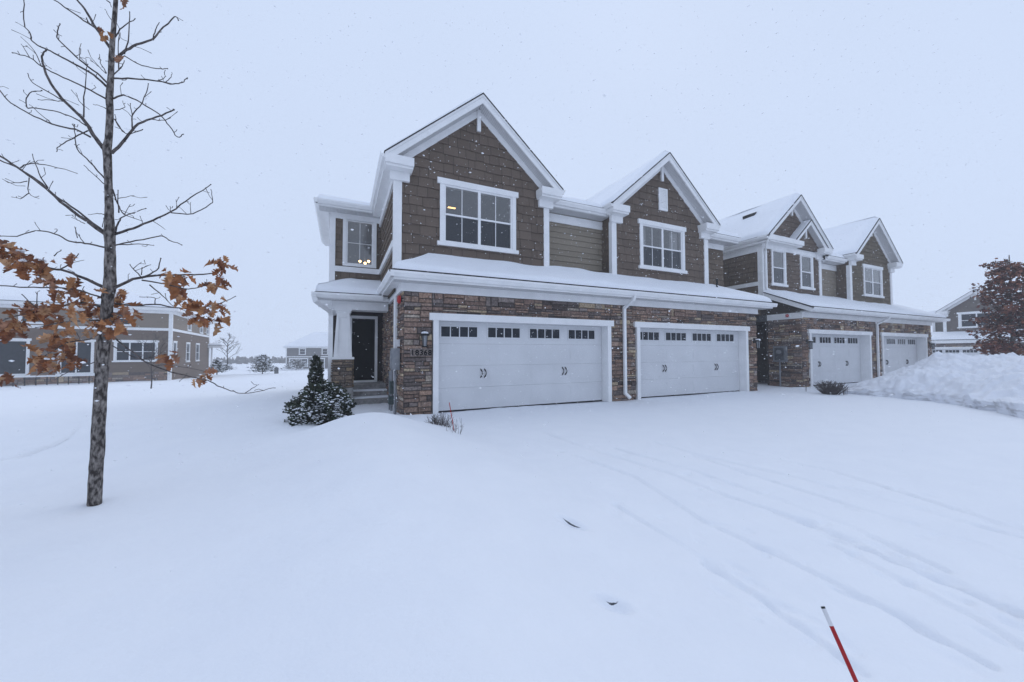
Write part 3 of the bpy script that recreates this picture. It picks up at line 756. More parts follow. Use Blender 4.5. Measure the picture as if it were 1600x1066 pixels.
# =================================================================== TOWNHOUSE 2
b2 = empty('townhouse', (22.5, D, 0))
tag(b2, 'brown shingled duplex behind the ploughed snow bank, joined to the right of the near house', 'townhouse', 'snowy townhouses')
X0, X1 = 16.65, 28.5
hol = [(17.08, 22.02, -.2, 2.28), (23.03, 27.87, -.2, 2.28)]
stones(b2, f0, [(X0, X1, -.15, 2.80)], hol, 51)
stones(b2, FL(X0), [(D, 9.8, -.15, 2.76)], (), 52)
stones(b2, FR(X1), [(D, 12, -.15, 2.80)], (), 53)
boxpart(b2, 'garage_core', 'backing', (X0+.03, 17.08, D+.03, D+.35, -.2, 3.0), (22.02, 23.03, D+.03, D+.35, -.2, 3.0), (27.87, X1-.03, D+.03, D+.35, -.2, 3.0), (X0+.03, X1-.03, D+.37, D+.6, -.2, 3.0))
garage_door(b2, f0, 17.22, 21.88, 2.165, (zg, [(17.34, 18.2), (18.50, 19.36), (19.64, 20.50), (20.78, 21.62)]), [(18.42, .9), (20.62, .9)], rec=.3)
garage_door(b2, f0, 23.17, 27.73, 2.165, (zg, [(23.30, 24.14), (24.42, 25.28), (25.56, 26.40), (26.68, 27.50)]), [(24.35, .9), (26.5, .9)], rec=.3)
wall_lamp(b2, 16.92, D, 1.76); wall_lamp(b2, 28.2, D, 1.76)
boxpart(b2, 'frieze', 'trim', (X0+.003, X1+.05, D-.055, D+.02, 2.80, 2.998), (X0-.06, X0+.001, D-.058, 9.8, 2.76, 2.998))
boxpart(b2, 'porch_beam', 'meterface', (X0-.03, X0+.2, 9.8, 11.6, 2.74, 3.0))  # the beam's shade is put into its dark grey colour
so = MB(); so.box(X0-.2, 28.9, 8.09, D-.05, 3.0, 3.04); so.build('soffit', M['soffit'], b2)
boxpart(b2, 'fascia', 'trim', (16.41, 28.98, 8.06, 8.09, 2.98, 3.15), (28.95, 28.98, 8.09, 10.5, 2.98, 3.15))
gutter(b2, (16.40, 8.058, EZ-.03), (29.05, 8.058, EZ-.03), (0, -1, 0)); gutter(b2, (28.98, 7.96, EZ-.03), (28.98, 10.5, EZ-.03), (1, 0, 0))
GY = 9.85
m2 = .46
rz = lambda y: EZ+m2*(y-8.03)
rf = MB(); slab(rf, [(16.38, 8.01, EZ), (29.02, 8.01, EZ), (27.4, 10.0, rz(10.0)), (16.38, 10.0, rz(10.0))]); slab(rf, [(29.02, 8.01, EZ), (29.02, 12, EZ), (27.4, 12, rz(10)), (27.4, 10, rz(10))])
rf.build('garage_roof', M['shingle'], b2)
sn = MB(); snowquad(sn, (16.42, 8.06, EZ), (28.97, 8.06, EZ), (27.4, 10, rz(10)), (16.42, 10, rz(10)), 120, 14, .12, (1, 0, 0, 1), seed=20)
snowquad(sn, (28.97, 8.06, EZ), (28.97, 12, EZ), (27.4, 12, rz(10)), (27.4, 10, rz(10)), 20, 10, .12, (1, 0, 0, 0), seed=20)
sn.build('garage_roof_snow', M['rsnow'], b2, smooth=True)
# open rake at the left end, dark shingle triangle below it
flx = FL(16.40)
rk = MB(); rk.prism([(8.06, EZ-.035), (9.86, rz(9.86)-.035), (9.86, rz(9.86)-.24), (8.06, EZ-.20)], flx, -.035, .01); rk.prism([(8.06, EZ-.05), (9.86, rz(9.86)-.05), (9.86, rz(9.86)-.21), (8.06, EZ-.17)], FL(16.62), -.03, .18)
rk.build('rake_board', M['trim'], b2)
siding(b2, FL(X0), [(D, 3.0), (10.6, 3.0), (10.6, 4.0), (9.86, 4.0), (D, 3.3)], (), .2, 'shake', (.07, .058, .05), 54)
al = MB(); al.mat(M['red']); al.tube([(16.57, 8.98, 2.9), (16.50, 8.98, 2.9)], [.07, .05], 10); al.mat(M['white_paint']); al.box(16.55, 16.59, 8.9, 9.06, 2.82, 2.98); al.build('alarm_bell', None, b2)
em = MB(); em.mat(M['grey']); em.box(16.50, 16.62, 9.04, 9.54, 1.0, 1.66); em.mat(M['meterface']); em.box(16.46, 16.50, 9.12, 9.46, 1.08, 1.58)
em.mat(M['grey']); em.tube([(16.47, 9.28, 1.42), (16.40, 9.28, 1.42)], .09, 12); em.tube([(16.54, 9.3, 1.0), (16.54, 9.3, -.1)], .03, 8); em.build('meter_box', None, b2)
# entry alcove on the side
al = MB(); al.box(17.9, 18.0, 9.8, 11.7, -.2, 2.8); al.box(X0+.02, 18.0, 9.82, 9.9, -.2, 2.8); al.box(X0, 18.0, 11.6, 11.7, -.2, 3.0); al.box(X0+.02, 17.9, 9.9, 11.6, 2.70, 2.74); al.build('entry_alcove', M['backing'], b2)
# ---- upper floor, third gable with nested small gable
fg = FY(GY); GX0, GX1, GM = 16.42, 20.88, 18.62
def px_rect(y, x0, x1, t, b):
    p, q = onY(x0, t, y), onY(x1, b, y); return (p.x, q.x, q.z, p.z)
wa = (17.13, 17.98, 4.42, 5.90); wb = (19.28, 20.13, 4.42, 5.90)
ZA2 = 8.46
siding(b2, fg, gable_wall(GX0, GX1, GM, ZA2, mG, 3.4), [wa, wb], .2, 'shake', BROWN, 61)
for w_ in (wa, wb): window(b2, fg, *w_, units=1, muntin=False, head=.0, room=2.4, trim=.10)
gable_roof(b2, GM, 2.46, ZA2, mG, 9.42, GY, 16.0, fg, seed=23, ret=(False, True), eave_end=(11.7, 10.7), fasc=.2)
boxpart(b2, 'corner_board', 'trim', (GX0-.05, GX0+.10, GY-.05, GY+.16, 3.6, 5.901), (GX0-.05, GX0+.10, GY+.001, GY+.16, 5.90, 6.14)); boxpart(b2, 'corner_board', 'trim', (GX1-.15, GX1+.05, GY-.05, GY+.1, 3.8, 5.9))
boxpart(b2, 'frieze', 'trim', (GX0-.05, GX1+.03, GY-.06, GY, 5.902, 6.14))
ct = MB(); ct.box(GX0-.28, 18.75, 9.40, GY, 6.16, 6.36); ct.box(GX0-.24, 18.71, 9.46, GY, 6.10, 6.158); ct.build('cornice', M['trim'], b2)
sb = MB(); snowquad(sb, (GX0-.26, 9.42, 6.36), (18.4, 9.42, 6.36), (18.4, GY-.03, 6.44), (GX0+.2, GY-.03, 6.44), 20, 6, .04, (1, 0, 0, 1), seed=2); sb.build('cornice_snow', M['rsnow'], b2, smooth=True)
IM = 19.45; IZ = 7.46
siding(b2, FY(GY-.12), gable_wall(18.75, 20.6, IM, IZ, mG, 6.15, .18), (), .2, 'shake', BROWN, 62)
gable_roof(b2, IM, 1.32, IZ, mG, 9.46, GY-.12, GY, fg, seed=24, ret=(False, False), eave=(False, False), snowT=.02, fasc=.18, friez=False)
siding(b2, FL(GX0), rect(GY+.1, 11.8, 3.0, 6.1), (), .2, 'shake', SIDEB, 63)
boxpart(b2, 'belt_board', 'trim', (GX0-.06, GX0, GY+.16, 11.8, 4.30, 4.47)); boxpart(b2, 'frieze', 'trim', (GX0-.06, GX0, GY+.16, 11.7, 5.78, 6.06))
ds = MB(); bar(ds, [(16.2, 9.46, 6.12), (16.3, 9.6, 5.95), (16.53, GY-.1, 5.75), (16.53, GY-.1, 4.12), (16.62, GY-.2, 4.06)], .08, .06); ds.build('downspout', M['trim'], b2)
rv = MB(); rd = ray(1172, 338); tt_ = ((ZA2-mG*GM)-CAM_H+.12)/(rd.z-mG*rd.x); c = CAMP+rd*tt_; rv.hexa([c+Vector(v) for v in ((-.10, -.28, -.25), (.1, -.28, -.06), (.1, .28, -.06), (-.10, .28, -.25), (-.14, -.28, .05), (.06, -.28, .14), (.06, .28, .14), (-.14, .28, .05))]); rv.build('roof_vent', M['iron'], b2)
# ---- olive wall and fourth gable
OY2 = 10.05; HY = 9.5; HX0, HX1, HM = 22.74, 27.0, 24.95
siding(b2, FY(OY2), rect(GX1, HX0, 3.6, 6.0), (), .18, 'lap', OLIVE, 64)
boxpart(b2, 'frieze', 'trim', (GX1+.02, HX0-.02, OY2-.05, OY2-.02, 5.5, 5.76)); eave_run(GX1+.02, HX0-.1, 9.6, OY2, 6.0, b2)
roof_plane(b2, [(20.85, 9.54, 6.02), (23.2, 9.54, 6.02), (23.6, 13.0, 7.6), (20.2, 13.0, 7.6)], 18, 14, seed=25)
siding(b2, FL(HX0), rect(HY, OY2, 3.6, 6.0), (), .2, 'shake', SIDEB, 65)
siding(b2, FR(GX1), rect(GY, OY2, 3.6, 6.0), (), .2, 'shake', SIDEB, 68)
wc = (24.14, 25.86, 4.34, 5.74)
siding(b2, FY(HY), gable_wall(HX0, HX1, HM, 8.26, mG, 3.4), [wc], .2, 'shake', (.145, .118, .085), 66)
window(b2, FY(HY), *wc, units=2, muntin=False, room=2.4)
gable_roof(b2, HM, 2.37, 8.26, mG, 9.13, HY, 16.0, FY(HY), seed=27, ret=(True, True), eave_end=(9.6, 10.5))
boxpart(b2, 'corner_board', 'trim', (HX0-.05, HX0+.15, HY-.05, HY+.1, 3.8, 5.7)); boxpart(b2, 'corner_board', 'trim', (HX1-.15, HX1+.05, HY-.05, HY+.1, 3.8, 5.7))
siding(b2, FR(HX1), rect(HY, 16.0, 3.0, 6.0), (), .2, 'shake', SIDEB, 67)
ds = MB(); bar(ds, [(22.62, 8.0, 3.05), (22.6, 8.06, 2.93), (22.5, D-.1, 2.70), (22.5, D-.1, .2), (22.56, D-.2, .08)], .085, .065); ds.build('downspout', M['trim'], b2)
boxpart(b2, 'rear_wall', 'backing', (GX0+.02, 28.4, 15.9, 16.0, -.3, 5.98), (27.1, 28.4, 10.0, 16.0, -.2, 3.9), (X0+.05, 28.4, 11.8, 15.9, -.2, 3.0))
roof_plane(b2, [(28.6, 16.4, 6.0), (16.2, 16.4, 6.0), (16.2, 13.0, 7.6), (28.6, 13.0, 7.6)], 30, 10, seed=26)

# =================================================================== BACKGROUND HOUSES
GREYB = (.16, .138, .12)
def far_house(name, loc, rz, label, build, col):
    r_ = empty(name, loc, rz); ORG[r_.name] = (0, 0, 0); build(r_, col)
    tag(r_, label, 'house', 'background houses'); return r_

def simple_roof(parent, x0, x1, y0, y1, ze, zr, over=.4, hip=True, seed=0):
    q0 = (x0-over, y0-over, ze); q1 = (x1+over, y0-over, ze); q2 = (x1+over, y1+over, ze); q3 = (x0-over, y1+over, ze)
    ym = (y0+y1)/2; h = (y1-y0)/2 if hip else 0
    r0 = (x0-over+h, ym, zr); r1 = (x1+over-h, ym, zr)
    mb = MB(); slab(mb, [q0, q1, r1, r0]); slab(mb, [q2, q3, r0, r1]); slab(mb, [q1, q2, r1]); slab(mb, [q3, q0, r0]); mb.build('roof', M['shingle'], parent)
    s_ = MB()
    snowquad(s_, q0, q1, r1, r0, 50, 12, .16, (1, 0, 0, 0), seed=seed); snowquad(s_, q2, q3, r0, r1, 50, 12, .16, (1, 0, 0, 0), seed=seed)
    e1 = (r1[0]+.001, r1[1], r1[2]); e0 = (r0[0]-.001, r0[1], r0[2])
    snowquad(s_, q1, q2, e1, r1, 14, 12, .16, (1, 0, 0, 0), seed=seed); snowquad(s_, q3, q0, e0, r0, 14, 12, .16, (1, 0, 0, 0), seed=seed)
    s_.build('roof_snow', M['rsnow'], parent, smooth=True)
    boxpart(parent, 'fascia', 'trim', (x0-over, x1+over, y0-over+.02, y0-over+.06, ze-.25, ze-.03), (x1+over-.06, x1+over-.02, y0-over+.06, y1+over, ze-.25, ze-.03), (x0-over+.02, x0-over+.06, y0-over+.06, y1+over, ze-.25, ze-.03), (x0-over+.06, x1+over-.06, y0-over+.06, y0+.02, ze-.26, ze-.22), (x1-.02, x1+over-.06, y0+.02, y1+over, ze-.26, ze-.22))

# left house: local x along its front, origin at its right front corner
def build_left(r_, col):
    H = 5.15; W = 26; Dp = 14.3
    ws = [(-3.02, -.87, 1.35, 2.72), (-5.75, -4.25, .5, 2.72), (-10.6, -7.28, .5, 2.75), (-16.0, -12.4, 1.35, 2.75)]
    wu = [(-3.3, -2.3, 4.0, 4.95), (-7.6, -6.6, 4.0, 4.95), (-12.0, -11.0, 4.0, 4.95)]
    siding(r_, FY(0), rect(-W, 0, .3, 3.62), ws, .2, 'lap', (.165, .125, .10), 71); siding(r_, FY(0), rect(-W, 0, 3.8, H), wu, .16, 'lap', (.25, .205, .165), 72)
    stones(r_, Fr((0, -.02, 0), (1, 0, 0), (0, -1, 0)), [(-W, 0, -.6, .5)], (), 73, 'stone_base', k=1.6)
    for w_ in ws: window(r_, FY(0), *w_, units=3 if w_[2] > 1 else 2, muntin=False, head=.16, trim=.12, simple=True, horiz=w_[2] < 1, sill=.1)
    for w_ in wu: window(r_, FY(0), *w_, units=1, muntin=False, trim=.12, simple=True)
    boxpart(r_, 'belt_board', 'trim', (-W, 0, -.05, 0, 3.62, 3.82)); boxpart(r_, 'corner_board', 'trim', (-.16, .05, -.06, .16, -.4, H)); boxpart(r_, 'frieze', 'trim', (-W, 0, -.05, .0, H-.22, H))
    F2 = FR(0)
    s1 = [(.5, 1.35, 1.2, 2.75), (4.5, 5.6, 1.2, 2.75), (8.1, 9.4, 1.2, 2.75)]; s2 = [(4.8, 5.9, 3.98, 5.0), (9.6, 10.8, 3.98, 5.0), (12.8, 13.8, 3.98, 5.0)]
    siding(r_, F2, rect(.16, Dp, -.6, 3.62), s1, .2, 'lap', (.165, .125, .10), 74); siding(r_, F2, rect(.16, Dp, 3.8, H), s2, .16, 'lap', (.25, .205, .165), 75)
    for w_ in s1+s2: window(r_, F2, *w_, units=1, muntin=False, trim=.1, head=.12, ears=0, simple=True)
    boxpart(r_, 'belt_board', 'trim', (0, .05, .16, Dp, 3.62, 3.82)); boxpart(r_, 'frieze', 'trim', (0, .05, .16, Dp, H-.22, H)); boxpart(r_, 'corner_board', 'trim', (-.05, .06, Dp-.2, Dp+.05, -.4, H))
    simple_roof(r_, -W, 0, 0, Dp, H+.25, H+2.6, .45, True, 31)
    boxpart(r_, 'patio_rail', 'trim', (-24, -3.4, -1.6, -1.52, .36, .46)); 
    pb = MB()
    for i in range(43): pb.box(-24+i*.48, -23.96+i*.48, -1.58, -1.54, -.6, .36)
    pb.build('patio_rail', M['iron'], r_)
    simple_roof(r_, .1, 1.1, Dp-.6, Dp+1.2, 2.75, 3.1, .15, True, 33); boxpart(r_, 'porch_post', 'trim', (.15, .3, Dp+.1, Dp+.25, -.8, 2.7))
t3 = 28.5; c3 = onD(266, 590.5, t3); 
lh = far_house('brown_house', (c3.x, c3.y, c3.z), math.radians(5.5), 'brown two-storey house with white window frames behind the oak tree on the left', build_left, GREYB)

# far middle house
def build_far(r_, col):
    W, H, Dp = 13., 5.2, 9.
    c_ = (.13, .125, .125)
    ws = [(.8, 4.6, .9, 2.6), (5.9, 8.3, .2, 2.6), (9.6, 12.3, .4, 2.6)]; wu = [(2.9, 4.1, 3.65, 4.9), (7.9, 9.0, 3.65, 4.9), (10.3, 11.4, 3.65, 4.9)]
    siding(r_, FY(0), rect(0, W, -1, 3.0), ws, .2, 'lap', c_, 81); siding(r_, FY(0), rect(0, W, 3.2, H), wu, .2, 'lap', c_, 82)
    siding(r_, FL(0), rect(0, Dp, -1, H), (), .2, 'lap', c_, 83)
    for w_ in ws: window(r_, FY(0), *w_, units=3 if w_[2] > .5 else 2, muntin=False, trim=.16, head=.2, simple=True)
    for w_ in wu: window(r_, FY(0), *w_, units=1, muntin=False, trim=.16, head=.16, simple=True)
    boxpart(r_, 'belt_board', 'trim', (0, W, -.06, 0, 3.0, 3.2))
    boxpart(r_, 'corner_board', 'trim', (-.08, .12, -.08, .1, -1, H))
    simple_roof(r_, 0, W, 0, Dp, H+.15, H+3.6, .5, True, 41)
    vb = MB()
    for x, z in ((4.6, 2.3), (6.2, 1.4)): vb.box(x, x+.5, 1.2+z*.9, 1.6+z*.9, H+.6+z*.72, H+1.0+z*.72)
    vb.build('roof_vent', M['iron'], r_)
c4 = onD(447, 579, 84)
far_house('grey_house', tuple(c4), -math.radians(20), 'small hazy grey house with snowy hip roof far behind the porch shrubs', build_far, GREYB)

# right house: faces left, local x runs along its front (world -Y), gable over a stone garage
def build_right(r_, col):
    c_ = (.135, .112, .10); f = FY(0)
    stones(r_, f, [(-.9, 10, -.3, 2.62)], [(-.5, 3.8, -.3, 2.3), (4.35, 8.65, -.3, 2.3)], 91, k=1.3)
    for a in (-.38, 4.47):
        garage_door(r_, f, a, a+4.05, 2.15, ((1.84, 2.05), [(a+.18+i*.97, a+.96+i*.97) for i in range(4)]), [(a+1.0, .9), (a+3.0, .9)], rec=.06)
    boxpart(r_, 'fascia', 'trim', (-1.3, 10.4, -.45, -.40, 2.66, 2.90), (-.9, 10, -.05, 0, 2.63, 2.8), (-1.3, 10.4, -.40, 0, 2.62, 2.66))
    roof_plane(r_, [(-1.3, -.5, 2.92), (10.4, -.5, 2.92), (10.4, 1.4, 3.55), (-1.3, 1.4, 3.55)], 60, 8, seed=44)
    g = FY(1.4); w_ = (1.35, 3.1, 4.02, 5.15)
    siding(r_, g, gable_wall(.5, 4.0, 2.2, 7.1, .74, 3.2), [w_], .2, 'shake', c_, 92)
    window(r_, g, *w_, units=2, muntin=False, simple=True, trim=.14)
    gable_roof(r_, 2.2, 2.15, 7.1, .74, 1.0, 1.4, 9., g, seed=45, ret=(True, True), eave=(True, True), post=True)
    siding(r_, FY(2.4), rect(-.6, .5, -.3, 5.4), (), .2, 'lap', (.16, .15, .14), 94); siding(r_, FY(2.2), rect(4.0, 10, 3.0, 5.6), (), .2, 'lap', c_, 95)
    siding(r_, FL(.5), rect(1.4, 2.4, 3.0, 5.3), (), .2, 'lap', c_, 96); siding(r_, FL(-.6), rect(2.4, 9, -.3, 5.3), (), .2, 'lap', c_, 93)
    boxpart(r_, 'corner_board', 'trim', (.32, .52, 1.33, 1.5, 3.2, 5.2), (-.62, -.45, 2.33, 2.5, 3.2, 5.3))
    simple_roof(r_, -.6, 10, 2.6, 9.5, 5.45, 6.6, .35, True, 46)
far_house('gabled_house', (47, 14.0, -.5), -math.pi/2, 'dark gabled house with snow-topped garage behind the red-brown leaved tree on the right', build_right, GREYB)

# =================================================================== GROUND
def sst(a, b, x): 
    t = np.clip((x-a)/(b-a), 0, 1); return t*t*(3-2*t)
tracks_px = [
    [(1020, 690), (1087, 710), (1230, 742), (1400, 785), (1600, 840)],
    [(1085, 712), (1170, 740), (1380, 805), (1600, 875)],
    [(850, 675), (915, 700), (1040, 738), (1130, 772), (1255, 812), (1330, 842)],
    [(880, 705), (990, 745), (1100, 815), (1190, 855), (1325, 920), (1445, 980), (1550, 1040)],
    [(1300, 850), (1390, 895), (1500, 950), (1600, 1007)],
    [(960, 790), (1060, 850), (1170, 920), (1280, 1000), (1350, 1060)],
    [(1210, 800), (1330, 845), (1450, 895), (1600, 955)], [(1130, 700), (1300, 735), (1480, 790), (1600, 828)], [(960, 700), (1080, 735), (1200, 775), (1330, 822), (1480, 890)], [(1100, 880), (1200, 945), (1290, 1015), (1330, 1060)], [(1380, 860), (1500, 915), (1600, 965)],
]
TR = [[(onZ(*p).x, onZ(*p).y) for p in t] for t in tracks_px]
dents = [(1040, 585, 0, 0, 0)]
spots = [(893, 815, .11, .035, .06, .5), (957, 938, .08, .035, .055, 0), (1120, 815, .08, .016, .02, 0), (1255, 812, .10, .02, .025, .3), (1200, 855, .10, .025, .03, .3), (1325, 921, .09, .02, .045, .3), (1445, 981, .07, .02, .04, .3), (1310, 840, .08, .015, .02, .3), (980, 700, .10, .02, .02, 0), (10, 721, .45, .09, .5, 0)]
def seg_dist(X, Y, poly):
    best = np.full(X.shape, 1e9)
    for (ax, ay), (bx, by) in zip(poly, poly[1:]):
        dx, dy = bx-ax, by-ay; t = np.clip(((X-ax)*dx+(Y-ay)*dy)/(dx*dx+dy*dy), 0, 1)
        best = np.minimum(best, np.hypot(X-ax-dx*t, Y-ay-dy*t))
    return best
def vnoise(X, Y, s, seed=0.): return np.array([noise.noise(Vector((x*s, y*s, seed))) for x, y in zip(X.ravel(), Y.ravel())]).reshape(X.shape)
def base_z(X, Y):
    X = np.asarray(X, float); Y = np.asarray(Y, float)
    r = np.hypot(X, Y); wl = sst(6., -1., X)
    z = wl*(-.027*np.clip(r-10.5, 0, 18)-.030*np.clip(r-28.5, 0, 60))
    lawn = .10*(1-sst(1.5, 2.3, X))*sst(9.0, 8.0, np.where(X > .2, Y, 0)) + .06*sst(.25, .0, X)*sst(7.5, 9, Y)
    Sy = sst(7.15, 6.05, Y)*(.55+.45*sst(.5, 6., Y))
    xc = .42
    g = np.where(X < xc, np.exp(-((X-xc)/.86)**2), np.exp(-((X-xc)/.88)**2))
    mound = .335*g*Sy + .05*np.exp(-((X+.4)/2.2)**2)*sst(8.6, 6.0, Y)
    return z+lawn+mound
def ground_z(x, y): return float(base_z(np.array([x]), np.array([y]))[0])

az0 = YAW
ang = np.concatenate([np.radians(np.arange(-72, 72.01, .21)), np.radians(np.arange(77, 288, 5.))])+az0
rad = np.concatenate([.3*1.02**np.arange(0, 70), 1.2*1.0056**np.arange(0, 316), 7.01*1.018**np.arange(0, 230)])
A, Rr = np.meshgrid(ang, rad, indexing='xy')
GX = Rr*np.sin(A); GYY = Rr*np.cos(A)
GZ = base_z(GX, GYY)
near = Rr < 60
n1 = np.zeros_like(GX); n2 = np.zeros_like(GX); n3 = np.zeros_like(GX)
idx = np.where(near)
n1[idx] = vnoise(GX[idx], GYY[idx], .42, 1.); n2[idx] = vnoise(GX[idx], GYY[idx]*.6, 1.9, 4.); 
drive = sst(1.6, 2.4, GX)*sst(D+.1, D-.2, GYY)
walk = sst(.25, .4, GX)*sst(1.4, 1.2, GX)*sst(7.6, 8.4, GYY)
GZ += n1*(.065*(1-drive)*(1-walk)+.012*drive)+n2*(.012*(1-drive)+.003*drive)
close = Rr < 14
ci = np.where(close)
n3[ci] = vnoise(GX[ci], GYY[ci], 6., 9.)
GZ += n3*(.004+.012*walk)
for k_, t in enumerate(TR):
    dd = seg_dist(GX[ci], GYY[ci], t)
    mod = np.clip(.55+.8*vnoise(GX[ci], GYY[ci], .8, 20.+k_), .12, 1.)
    GZ[ci] += (-.050*np.exp(-(dd/.018)**2)-.010*np.exp(-(dd/.09)**2))*mod*sst(D-.1, D-1.6, GYY[ci])
rs = random.Random(41)
for t in TR:
    for k_ in range(16):
        i_ = rs.randrange(len(t)-1); u_ = rs.random(); gx = t[i_][0]+(t[i_+1][0]-t[i_][0])*u_+rs.gauss(0, .10); gy = t[i_][1]+(t[i_+1][1]-t[i_][1])*u_+rs.gauss(0, .05)
        if gy > 6.5: continue
        rx_ = rs.uniform(.015, .05); ry_ = rs.uniform(.02, .09); dp_ = rs.uniform(.006, .022)
        m_ = (np.abs(GX-gx) < .5) & (np.abs(GYY-gy) < .5)
        GZ[m_] -= dp_*np.exp(-(((GX[m_]-gx)/rx_)**2+((GYY[m_]-gy)/ry_)**2)**1.3)
for k_ in range(40):   # faint footprints on the approach
    gx, gy = rs.uniform(2.0, 5.5), rs.uniform(2.0, 7.0); m_ = (np.abs(GX-gx) < .5) & (np.abs(GYY-gy) < .5); a_ = rs.uniform(-.5, .5)
    X_ = (GX[m_]-gx)*math.cos(a_)+(GYY[m_]-gy)*math.sin(a_); Y_ = -(GX[m_]-gx)*math.sin(a_)+(GYY[m_]-gy)*math.cos(a_)
    GZ[m_] -= rs.uniform(.002, .007)*np.exp(-((X_/.05)**2+(Y_/.12)**2)**2)
for (px, py, rx, ry, dp, rot) in spots:
    c = onZ(px, py, .02 if px > 1000 else (.12 if px < 100 else ground_z(*onZ(px, py, .12).xy)))
    vx = Vector((c.x, c.y, 0)).normalized(); sx = Vector((vx.y, -vx.x, 0))
    u = (GX-c.x)*sx.x+(GYY-c.y)*sx.y; v = (GX-c.x)*vx.x+(GYY-c.y)*vx.y
    ur = u*math.cos(rot)-v*math.sin(rot); vr = u*math.sin(rot)+v*math.cos(rot)
    if dp > .2: GZ -= dp*np.exp(-(ur/rx)**2)*np.where(vr-ur*ur*4 > 0, np.exp(-np.clip(vr-ur*ur*4, 0, 5)/ry), np.exp(-((vr-ur*ur*4)/.008)**2))
    if dp > .2 and px > 100:      # the near lip hangs over the hollow
        lv = vr-ur*ur*4; k_ = np.exp(-(ur/rx)**2)*np.clip(1+lv/.07, 0, 1)*(lv < .008)*(lv > -.07)*.060
        GX += k_*vx.x; GYY += k_*vx.y
    if dp <= .2: GZ -= dp*np.exp(-((ur/rx)**2+(vr/(ry*1.6))**2)**1.5)
# plain ground under the houses
under = (sst(1.3, 1.5, GX)*sst(D+.05, D+.3, GYY))
GZ = GZ*(1-under)+under*np.minimum(GZ, -.02)
# melt hollow at the tree trunk
tb = onZ(148, 792, .12)
dtr = np.hypot(GX-tb.x, GYY-tb.y); GZ -= .035*np.exp(-(dtr/.16)**2)
na = len(ang); nr = len(rad)
vs = np.stack([GX.ravel(), GYY.ravel(), GZ.ravel()], 1)
fs = []
for j in range(nr-1):
    for i in range(na):
        a = j*na+i; b = j*na+(i+1) % na; fs.append((a, b, b+na, a+na))
vs = np.vstack([vs, [[0, 0, float(GZ[0].mean())]]]); cidx = len(vs)-1
for i in range(na): fs.append((cidx, (i+1) % na, i))
me = bpy.data.meshes.new('snow_ground'); me.from_pydata(vs.tolist(), [], fs); me.materials.append(M['snow'])
me.polygons.foreach_set('use_smooth', [True]*len(me.polygons)); me.update()
go = bpy.data.objects.new('snow_ground', me); COL.objects.link(go); tag(go, kind='structure')

# ploughed bank on the right
edge = [(15.5, 7.1), (15.55, 6.3), (15.2, 4.7), (14.3, 3.45), (13.1, 2.55), (11.6, 1.2), (10.6, -1.0), (10.4, -4)]
nx, ny = 330, 300
bx = np.linspace(9.8, 22, nx); by = np.linspace(-4, 7.75, ny); BX, BY = np.meshgrid(bx, by)
dist = seg_dist(BX, BY, edge)
ey = np.array([p[1] for p in edge][::-1]); exx = np.array([p[0] for p in edge][::-1])
inside = BX > np.interp(BY, ey, exx)
wob = .18*vnoise(BX, BY, 1.6, 3.)+.07*vnoise(BX, BY, 5., 5.)
d = np.where(inside, dist, -dist)+wob
back = sst(7.6, 5.6, BY+.12*(BX-15.5)*(-1))
hgt = .33*sst(.0, .06, d)*(.85+.8*vnoise(BX, BY, 1.1, 12.)+.35*vnoise(BX, BY, 4.5, 13.)+.25*vnoise(BX, BY, 11., 14.))+1.04*(1-np.exp(-(np.clip(d, 0, 9)/1.55)**1.15))
endw = sst(7.55, 5.2, BY)
hgt = hgt*(.22+.78*endw)*sst(22, 19, BX)
hgt += sst(.1, .6, d)*(.09*vnoise(BX, BY, .8, 7.)+.022*vnoise(BX, BY, 2.4, 8.)+.006*vnoise(BX, BY, 6., 2.)-.10*np.exp(-((BX-15.9)/.35)**2-((BY-4.1)/.25)**2))
hgt *= sst(7.75, 7.3, BY)
lump = np.zeros_like(hgt)
BZ = np.where(d > 0, np.maximum(hgt, 0), 0)-.05
gyx, gxx = np.gradient(dist*np.where(inside, 1, -1), by, bx); gl = np.hypot(gxx, gyx)+1e-6
push = .15*sst(.02, .07, d)*(1-sst(.12, .34, d))*np.clip(.75+1.2*vnoise(BX, BY, 1.7, 31.), 0, 1.4)
BX = BX-gxx/gl*push; BY = BY-gyx/gl*push
vsb = np.stack([BX.ravel(), BY.ravel(), BZ.ravel()], 1)
# the plough cut leans back under its lip
fsb = [(j*nx+i, j*nx+i+1, (j+1)*nx+i+1, (j+1)*nx+i) for j in range(ny-1) for i in range(nx-1)]
me = bpy.data.meshes.new('snow_bank'); me.from_pydata(vsb.tolist(), [], fsb); me.materials.append(M['bank']); me.polygons.foreach_set('use_smooth', [True]*len(me.polygons))
bm2 = M['bank']; nt = bm2.node_tree; b_ = nt.nodes['Principled BSDF']; lk = b_.inputs['Base Color'].links[0].from_socket
tc = N(nt, 'ShaderNodeTexCoord'); sx_ = N(nt, 'ShaderNodeSeparateXYZ'); nt.links.new(tc.outputs['Object'], sx_.inputs['Vector'])
mp = N(nt, 'ShaderNodeMapping'); mp.inputs['Scale'].default_value = (1.6, 1.6, 5); nt.links.new(tc.outputs['Object'], mp.inputs['Vector'])
dn = N(nt, 'ShaderNodeTexNoise', Scale=2.5, Detail=7); nt.links.new(mp.outputs['Vector'], dn.inputs['Vector'])
c1 = N(nt, 'ShaderNodeMapRange'); c1.inputs['From Min'].default_value = .46; c1.inputs['From Max'].default_value = .62; nt.links.new(dn.outputs['Fac'], c1.inputs['Value'])
c2 = N(nt, 'ShaderNodeMapRange'); c2.inputs['From Min'].default_value = .34; c2.inputs['From Max'].default_value = .16; nt.links.new(sx_.outputs['Z'], c2.inputs['Value'])
